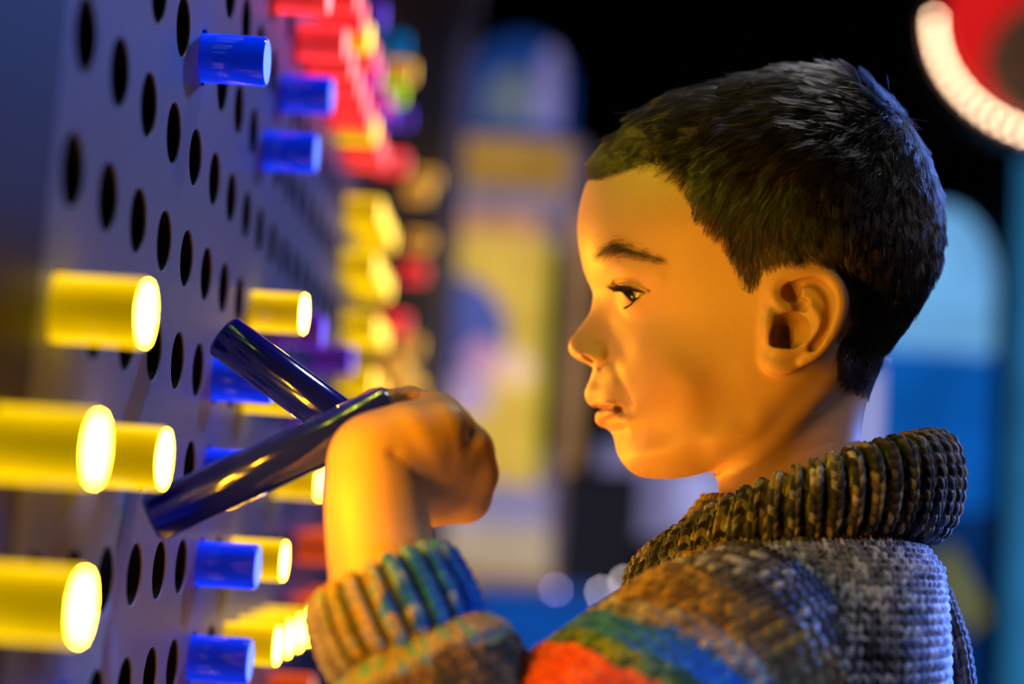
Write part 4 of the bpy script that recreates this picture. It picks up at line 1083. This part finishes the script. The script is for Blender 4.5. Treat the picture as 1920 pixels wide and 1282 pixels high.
bl_ = np.clip((s_ + 12) / 50, 0, 1); li_ = np.clip((-60 - s_) / 50, 0, 1)
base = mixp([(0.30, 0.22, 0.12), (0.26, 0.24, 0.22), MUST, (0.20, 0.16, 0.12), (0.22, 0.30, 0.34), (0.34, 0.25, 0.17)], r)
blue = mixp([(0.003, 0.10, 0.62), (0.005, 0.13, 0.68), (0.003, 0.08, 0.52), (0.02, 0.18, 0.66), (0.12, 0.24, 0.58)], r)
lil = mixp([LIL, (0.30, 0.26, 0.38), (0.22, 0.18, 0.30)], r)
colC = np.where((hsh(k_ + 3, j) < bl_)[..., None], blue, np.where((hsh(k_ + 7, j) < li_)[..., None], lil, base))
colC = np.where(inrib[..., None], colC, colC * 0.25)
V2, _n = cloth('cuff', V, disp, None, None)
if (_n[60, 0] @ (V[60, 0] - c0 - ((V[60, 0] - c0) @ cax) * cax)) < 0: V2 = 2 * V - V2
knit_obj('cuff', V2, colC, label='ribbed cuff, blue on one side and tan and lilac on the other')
# fold of the shawl hanging at the back
hp = catmull([L3(1742, 1075, -0.02), L3(1752, 1140, -0.02), L3(1768, 1220, -0.02), L3(1778, 1320, -0.02)], 20)
V, N_, B_, th = sweep(to_world(hp), np.interp(np.linspace(0, 1, len(hp)), [0, .2, .6, 1], [0.003, 0.009, 0.0125, 0.014]), 160)
vv = np.linspace(0, 0.07, len(hp))[:, None] * np.ones((1, 160)); uu = (th * 0.012)[None] * np.ones((len(hp), 1))
h, i, j, lg = stitches(uu, vv, 0.012 * 2 * np.pi / 12, 0.0042); V2, _n = cloth('f', V, 0.0014 * h, None, None)
knit_obj('hanging_fold', V2, mixp([CHAR, CHAR, NAVY, GREY], hsh(i, j, lg)), label='dark ribbed fold hanging at the back')

# ------------------------------------------------------------------ the hall behind, far out of focus
def emat(name, col, s, rough=0.5):
    m, nt, b = new_mat(name)
    nz = nt.nodes.new('ShaderNodeTexNoise'); nz.inputs['Scale'].default_value = 6; tc = nt.nodes.new('ShaderNodeTexCoord')
    nt.links.new(tc.outputs['Object'], nz.inputs['Vector'])
    mr = nt.nodes.new('ShaderNodeMapRange'); mr.inputs['From Min'].default_value = 0.3; mr.inputs['From Max'].default_value = 0.7
    mr.inputs['To Min'].default_value = s * 0.8; mr.inputs['To Max'].default_value = s * 1.2
    nt.links.new(nz.outputs['Fac'], mr.inputs['Value']); nt.links.new(mr.outputs['Result'], b.inputs['Emission Strength'])
    b.inputs['Base Color'].default_value = (*[0.3 * c for c in col], 1); b.inputs['Emission Color'].default_value = (*col, 1); b.inputs['Roughness'].default_value = rough
    return m
def s2l(r, g, b): return tuple((x / 255 / 12.92) if x < 10 else ((x / 255 + 0.055) / 1.055) ** 2.4 for x in (r, g, b))
def thing(name, loc, label, cat, group=None):
    o = obj(name, None); o.location = loc; o['label'] = label; o['category'] = cat
    if group: o['group'] = group
    return o
def part(name, mb, mat, parent, label=None):
    o = obj(name, mb.mesh(name), mat); o.parent = parent; o.matrix_parent_inverse = Matrix.Translation(-Vector(parent.location))
    if label: o['label'] = label
    return o
def Wy(px, py, z):
    """point seen at a pixel on the upright plane that stands z metres away at the middle of the picture"""
    d = FW + (px - 960) / FPX * RT - (py - 641) / FPX * UP
    return CAM + d * ((z * FW[1]) / d[1])
def px_box(x0, y0, x1, y1, z, depth, bev=0.004):
    """upright box whose front face fills these pixels at that distance"""
    xm, ym = 0.5 * (x0 + x1), 0.5 * (y0 + y1)
    a, c, t, b_ = Wy(x0, ym, z), Wy(x1, ym, z), Wy(xm, y0, z), Wy(xm, y1, z)
    return MB().box((a[0], a[1], b_[2]), (c[0], a[1] + depth, t[2]), bev=bev)
def px_disc(x, y, r, z, depth, n=40):
    c = Wy(x, y, z); R = r * z / FPX
    return MB().lathe([(R, 0), (R, -depth)], c, np.array([0, 1., 0]), np.array([1., 0, 0]), np.array([0, 0, 1.]), n)

# yellow graphic cabinet; its panels glow in their printed colours
ZK = 4.0
kc = W(955, 700, ZK)
kio = thing('graphic_cabinet', (kc[0], kc[1], 0), 'tall yellow glowing exhibit cabinet with a blue circle, beyond the pegs', 'cabinet')
body_b = px_box(806, 255, 1076, 1120, ZK + 0.03, 0.35, 0.01); a_ = W(822, 1120, ZK + .03); c_ = W(1072, 1120, ZK + .03)
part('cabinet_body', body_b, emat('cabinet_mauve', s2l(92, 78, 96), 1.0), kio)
part('header_panel', px_box(832, 258, 1066, 352, ZK, 0.03), emat('header_tan', s2l(158, 118, 48), 1.0), kio, 'tan glowing header')
part('dividing_strip', px_box(836, 352, 1060, 396, ZK, 0.03), emat('strip_lavender', s2l(128, 112, 130), 1.0), kio, 'lavender strip under the header')
part('upper_band', px_box(836, 396, 1010, 440, ZK, 0.03), emat('band_orange', s2l(185, 130, 90), 1.0), kio, 'orange band')
part('graphic_panel', px_box(832, 440, 1020, 905, ZK, 0.03), emat('graphic_yellow', s2l(208, 170, 68), 1.0), kio, 'yellow printed panel')
part('printed_circle', px_disc(842, 622, 108, ZK - 0.002, 0.004), emat('circle_blue', s2l(78, 88, 155), 1.0), kio, 'blue printed circle')
part('printed_spot', px_disc(905, 672, 36, ZK - 0.008, 0.004), emat('spot_pink', s2l(190, 140, 170), 1.0), kio, 'pink printed spot')
part('printed_spot', px_disc(880, 740, 42, ZK - 0.008, 0.004), emat('spot_lilac', s2l(180, 150, 185), 1.0), kio, 'lilac printed spot')
part('printed_spot', px_disc(968, 690, 34, ZK - 0.008, 0.004), emat('spot_cream', s2l(222, 185, 150), 1.0), kio, 'cream printed spot')
part('edge_light', px_box(1010, 450, 1022, 890, ZK - 0.01, 0.03), emat('edge_lime', s2l(180, 172, 20), 1.0), kio, 'yellow green edge light')
part('slot', px_box(1024, 470, 1058, 850, ZK - 0.01, 0.03), pmat('slot_black', (0.012, 0.011, 0.006), 0.7, noise=0.2), kio, 'dark upright slot')
part('slot_edge', px_box(1058, 400, 1098, 900, ZK - 0.01, 0.03), emat('edge_brown', s2l(150, 112, 72), 0.9), kio, 'brown edge of the slot')
part('lower_panel', px_box(836, 905, 1030, 985, ZK, 0.03), emat('panel_lilac', s2l(140, 132, 165), 1.0), kio, 'lilac lower panel')
part('lower_panel', px_box(836, 985, 1030, 1070, ZK, 0.03), emat('panel_grey_tan', s2l(172, 152, 128), 1.0), kio, 'grey tan lower panel')
part('kick_board', px_box(836, 1070, 1045, 1120, ZK, 0.03), emat('panel_brown', s2l(140, 105, 55), 1.0), kio, 'brown kick board')
lo = W(822, 1120, ZK + 0.03); hi = W(1072, 1120, ZK + 0.03)
part('base', MB().box((lo[0] + 0.02, kc[1] + 0.06, 0), (hi[0] - 0.02, kc[1] + 0.36, lo[2] + 0.01), bev=0.01), m_dark, kio)
# rounded blue display above it
ZM = 4.7
mc = W(968, 150, ZM)
mon = thing('domed_display', (mc[0], mc[1], 0), 'blue domed display with a grey glow above the yellow cabinet', 'display')
def dome(x0, x1, ytop, ybot, z, depth, n=24):
    a = Wy(x0, ybot, z); c = Wy(x1, ybot, z); t = Wy(0.5 * (x0 + x1), ytop, z); cx = 0.5 * (a[0] + c[0]); rx = 0.5 * (c[0] - a[0]); zb = a[2]; hz_ = t[2] - zb
    pts = [(cx - rx, zb), (cx + rx, zb), (cx + rx, zb + hz_ * 0.45)] + [(cx + rx * math.cos(u), zb + hz_ * 0.45 + hz_ * 0.55 * math.sin(u)) for u in np.linspace(0, math.pi, n)[1:-1]] + [(cx - rx, zb + hz_ * 0.45)]
    k = len(pts); y = a[1]
    v = [(x, y, z_) for x, z_ in pts] + [(x, y + depth, z_) for x, z_ in pts]
    f = [tuple(range(k)), tuple(range(2 * k - 1, k - 1, -1))] + [(i, i + k, (i + 1) % k + k, (i + 1) % k) for i in range(k)]
    return MB().add(v, f)
part('housing', dome(868, 1068, 62, 262, ZM + 0.02, 0.25), emat('housing_blue', s2l(24, 58, 125), 0.8), mon, 'blue domed housing')
part('screen', dome(905, 1010, 130, 225, ZM, 0.03), emat('screen_grey', s2l(88, 98, 112), 1.0), mon, 'grey glowing screen')
part('side_glow', dome(1000, 1050, 85, 230, ZM - 0.01, 0.03), emat('screen_lavender', s2l(118, 112, 168), 1.0), mon, 'lavender lit side')
part('pole', MB().box((mc[0] - 0.03, mc[1] + 0.1, 0), (mc[0] + 0.03, mc[1] + 0.16, W(960, 262, ZM)[2] + 0.02)), m_dark, mon)
# end partition beyond the light wall
pc = W(840, 300, 4.4)
par = thing('partition', (pc[0], pc[1] + 0.1, 0), 'purple grey partition where the light wall ends', 'partition')
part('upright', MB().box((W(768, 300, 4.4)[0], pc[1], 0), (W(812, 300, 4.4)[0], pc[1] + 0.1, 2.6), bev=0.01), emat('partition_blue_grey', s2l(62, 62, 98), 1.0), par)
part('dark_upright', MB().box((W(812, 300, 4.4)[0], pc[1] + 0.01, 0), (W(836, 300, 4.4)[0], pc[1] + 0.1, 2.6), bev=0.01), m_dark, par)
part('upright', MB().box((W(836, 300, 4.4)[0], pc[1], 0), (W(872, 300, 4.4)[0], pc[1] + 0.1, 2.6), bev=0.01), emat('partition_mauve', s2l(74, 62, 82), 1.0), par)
# dark case, grey panel, blue bin and small bulbs between cabinet and boy
ZC = 3.6
cc = W(1120, 980, ZC)
case = thing('equipment_case', (cc[0], cc[1], 0), 'dark grey equipment case standing between the yellow cabinet and the boy', 'case')
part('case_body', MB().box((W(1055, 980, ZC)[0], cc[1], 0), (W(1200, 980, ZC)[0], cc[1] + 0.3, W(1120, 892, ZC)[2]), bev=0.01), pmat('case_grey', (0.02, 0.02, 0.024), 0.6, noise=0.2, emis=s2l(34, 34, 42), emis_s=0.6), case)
part('lid', MB().box((W(1052, 980, ZC)[0], cc[1] - 0.01, W(1120, 892, ZC)[2]), (W(1203, 980, ZC)[0], cc[1] + 0.31, W(1120, 880, ZC)[2]), bev=0.005), m_dark, case)
ZG = 4.8
gc_ = W(1260, 900, ZG)
gp = thing('lit_screen', (gc_[0], gc_[1], 0), 'pale lavender lit screen seen under the boy\'s chin', 'screen')
part('screen_panel', px_box(1120, 835, 1400, 1010, ZG, 0.04), emat('screen_lavender_dim', s2l(112, 108, 148), 1.0), gp)
part('bright_patch', px_box(1268, 880, 1345, 985, ZG - 0.02, 0.02), emat('screen_lavender_bright', s2l(160, 160, 215), 1.0), gp, 'brighter patch')
part('stand', MB().box((gc_[0] - 0.15, gc_[1] + 0.05, 0), (gc_[0] + 0.15, gc_[1] + 0.12, W(1260, 1010, ZG)[2] + 0.02), bev=0.01), m_dark, gp)
ZB = 3.0
bc = W(1020, 1200, ZB)
bin_ = thing('storage_bin', (bc[0], bc[1], 0), 'bright blue bin between the boy\'s sleeve and his chest', 'bin')
b0, b1 = W(890, 1200, ZB)[0], W(1165, 1200, ZB)[0]
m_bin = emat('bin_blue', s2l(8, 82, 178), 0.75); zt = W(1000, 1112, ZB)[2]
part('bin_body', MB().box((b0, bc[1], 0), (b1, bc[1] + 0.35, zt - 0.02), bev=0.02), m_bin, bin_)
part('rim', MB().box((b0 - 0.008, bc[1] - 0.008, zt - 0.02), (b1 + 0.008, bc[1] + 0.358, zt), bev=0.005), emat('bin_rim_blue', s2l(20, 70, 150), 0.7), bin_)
m_bulb = emat('bulb_violet', s2l(190, 180, 255), 14)
m_bulbw = emat('bulb_white', s2l(255, 235, 240), 16)
for i, (x, y, m_, lab) in enumerate(((1042, 1108, m_bulb, 'violet point light nearest the yellow cabinet, above the blue bin'), (1128, 1112, m_bulbw, 'pale point light above the blue bin, second from the cabinet'), (1124, 1150, m_bulb, 'violet point light low over the blue bin'),
                                     (1172, 1092, m_bulbw, 'pale point light beside the front of the knit collar'), (1200, 1112, m_bulbw, 'pale point light just under the front of the knit collar'))):
    c = W(x, y, 3.15); t = thing('lamp_bulb', tuple(c), lab, 'lamp', 'small point lights above the blue bin')
    part('bulb', MB().lathe([(0.0, -0.004), (0.003, -0.002), (0.004, 0.001), (0.003, 0.004), (0.0015, 0.006)], c, np.array([0, 0, 1.]), np.array([1., 0, 0]), np.array([0, 1., 0]), 12, closed_start=False), m_, t)
    part('stem', MB().box((c[0] - 0.002, c[1] - 0.002, zt - 0.01), (c[0] + 0.002, c[1] + 0.002, c[2] - 0.004)), m_dark, t)
# blue booth behind the boy
ZR = 4.2
rc_ = W(1760, 800, ZR)
bo = thing('blue_booth', (rc_[0], rc_[1], 0), 'blue lit booth with a pale rounded window behind the boy\'s head', 'booth')
def up_box(x0, x1, ytop, z, depth, bot=0.0, dy=0.0):
    a, c = W(x0, 800, z), W(x1, 800, z); return MB().box((a[0], rc_[1] + dy, bot), (c[0], rc_[1] + dy + depth, W(0.5 * (x0 + x1), ytop, z)[2]), bev=0.01)
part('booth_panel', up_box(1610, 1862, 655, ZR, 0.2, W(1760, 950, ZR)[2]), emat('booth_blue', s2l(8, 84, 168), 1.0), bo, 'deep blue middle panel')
part('lower_panel', up_box(1610, 1862, 950, ZR, 0.2), emat('booth_blue_falloff', s2l(6, 42, 92), 1.0), bo, 'lower panel in a darker blue for the light falloff')  # light falloff put in as a darker glow than the panel above
part('window_pane', dome(1660, 1862, 385, 648, ZR + 0.001, 0.05), emat('pane_cyan', s2l(105, 168, 222), 1.0), bo, 'pale cyan rounded pane')
part('back_panel', up_box(1600, 1862, 380, ZR, 0.05, W(1760, 655, ZR)[2], 0.06), pmat('booth_navy', (0.003, 0.006, 0.014), 0.7, noise=0.2), bo)
part('post', up_box(1862, 1888, 120, ZR, 0.1, 0, -0.05), pmat('post_navy', (0.002, 0.004, 0.01), 0.6, noise=0.2), bo)
part('side_panel', up_box(1885, 2080, 285, ZR, 0.05), emat('side_teal', s2l(36, 104, 152), 1.0), bo, 'teal lit side panel')
part('edge_lamp', MB().box((W(1612, 800, ZR)[0], rc_[1] - 0.02, W(1600, 960, ZR)[2]), (W(1640, 800, ZR)[0], rc_[1] - 0.005, W(1600, 690, ZR)[2]), bev=0.004), emat('edge_lamp_white', s2l(190, 185, 230), 1.0), bo, 'pale upright lamp')
ob = W(1785, 1105, 3.8)
cu_o = thing('wall_poster', (ob[0], ob[1], 0), 'dim yellow green poster on the blue booth behind the boy\'s back', 'poster')
ce = W(1785, 1105, ZR)
part('poster_sheet', MB().add([(ce[0] - 0.07, rc_[1] - 0.012, ce[2] + 0.08), (ce[0] - 0.02, rc_[1] - 0.012, ce[2] + 0.12), (ce[0] + 0.08, rc_[1] - 0.012, ce[2] - 0.06), (ce[0] + 0.03, rc_[1] - 0.012, ce[2] - 0.11),
                               (ce[0] - 0.07, rc_[1] - 0.006, ce[2] + 0.08), (ce[0] - 0.02, rc_[1] - 0.006, ce[2] + 0.12), (ce[0] + 0.08, rc_[1] - 0.006, ce[2] - 0.06), (ce[0] + 0.03, rc_[1] - 0.006, ce[2] - 0.11)],
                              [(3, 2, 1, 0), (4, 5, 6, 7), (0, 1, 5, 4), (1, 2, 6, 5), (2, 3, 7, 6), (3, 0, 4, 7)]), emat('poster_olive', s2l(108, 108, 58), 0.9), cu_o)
# round red sign ringed with bulbs
ZS = 3.6
sc_ = W(2010, 55, ZS); ux, uz = 260 * ZS / FPX, 215 * ZS / FPX
sign = thing('round_sign', tuple(sc_), 'round red sign ringed with warm white bulbs, high behind the boy\'s head', 'sign')
def ell(f0, y0, f1, y1, n=64, dx=0.0, dz=0.0):
    v = []
    for (f, y) in ((f0, y0), (f1, y1)): v += [(sc_[0] + dx + f * ux * math.cos(2 * math.pi * k / n), sc_[1] + y, sc_[2] + dz + f * uz * math.sin(2 * math.pi * k / n)) for k in range(n)]
    return v, [(k, k + n, (k + 1) % n + n, (k + 1) % n) for k in range(n)]
v, f = ell(0.93, -0.02, 0.93, 0.06); n = 64
part('red_board', MB().add(v, f + [tuple(range(n)), tuple(range(2 * n - 1, n - 1, -1))]), emat('sign_red', s2l(205, 24, 26), 1.0), sign, 'glowing red board')
v, f = ell(0.60, -0.05, 0.60, -0.02, dx=-10 * ZS / FPX, dz=-78 * ZS / FPX)
part('dark_centre', MB().add(v, f + [tuple(range(n)), tuple(range(2 * n - 1, n - 1, -1))]), emat('sign_olive', s2l(74, 50, 36), 1.0), sign, 'dull olive centre')
v, f = ell(1.06, 0.0, 1.06, 0.10)
part('rim', MB().add(v, f + [tuple(range(n)), tuple(range(2 * n - 1, n - 1, -1))]), pmat('sign_rim', (0.03, 0.01, 0.01), 0.6, noise=0.2), sign)
m_led = emat('led_warm', (1.0, 0.66, 0.40), 30)
mb_ = MB().lathe([(0.0005, -0.005), (0.004, -0.003), (0.005, 0.0), (0.004, 0.004), (0.003, 0.010)], (0, 0, 0), np.array([0, 1., 0]), np.array([1., 0, 0]), np.array([0, 0, 1.]), 12).mesh('bulb'); mb_.materials.append(m_led)
NB = 62
for k in range(NB):
    t = 2 * math.pi * k / NB
    if 0.30 * math.pi < t < 0.985 * math.pi: continue
    o = obj('bulb', mb_, parent=sign); o.location = (ux * math.cos(t), -0.01, uz * math.sin(t))
part('hanger', MB().box((sc_[0] - 0.01, sc_[1] + 0.02, sc_[2] + uz), (sc_[0] + 0.01, sc_[1] + 0.04, RZ1)), m_dark, sign)
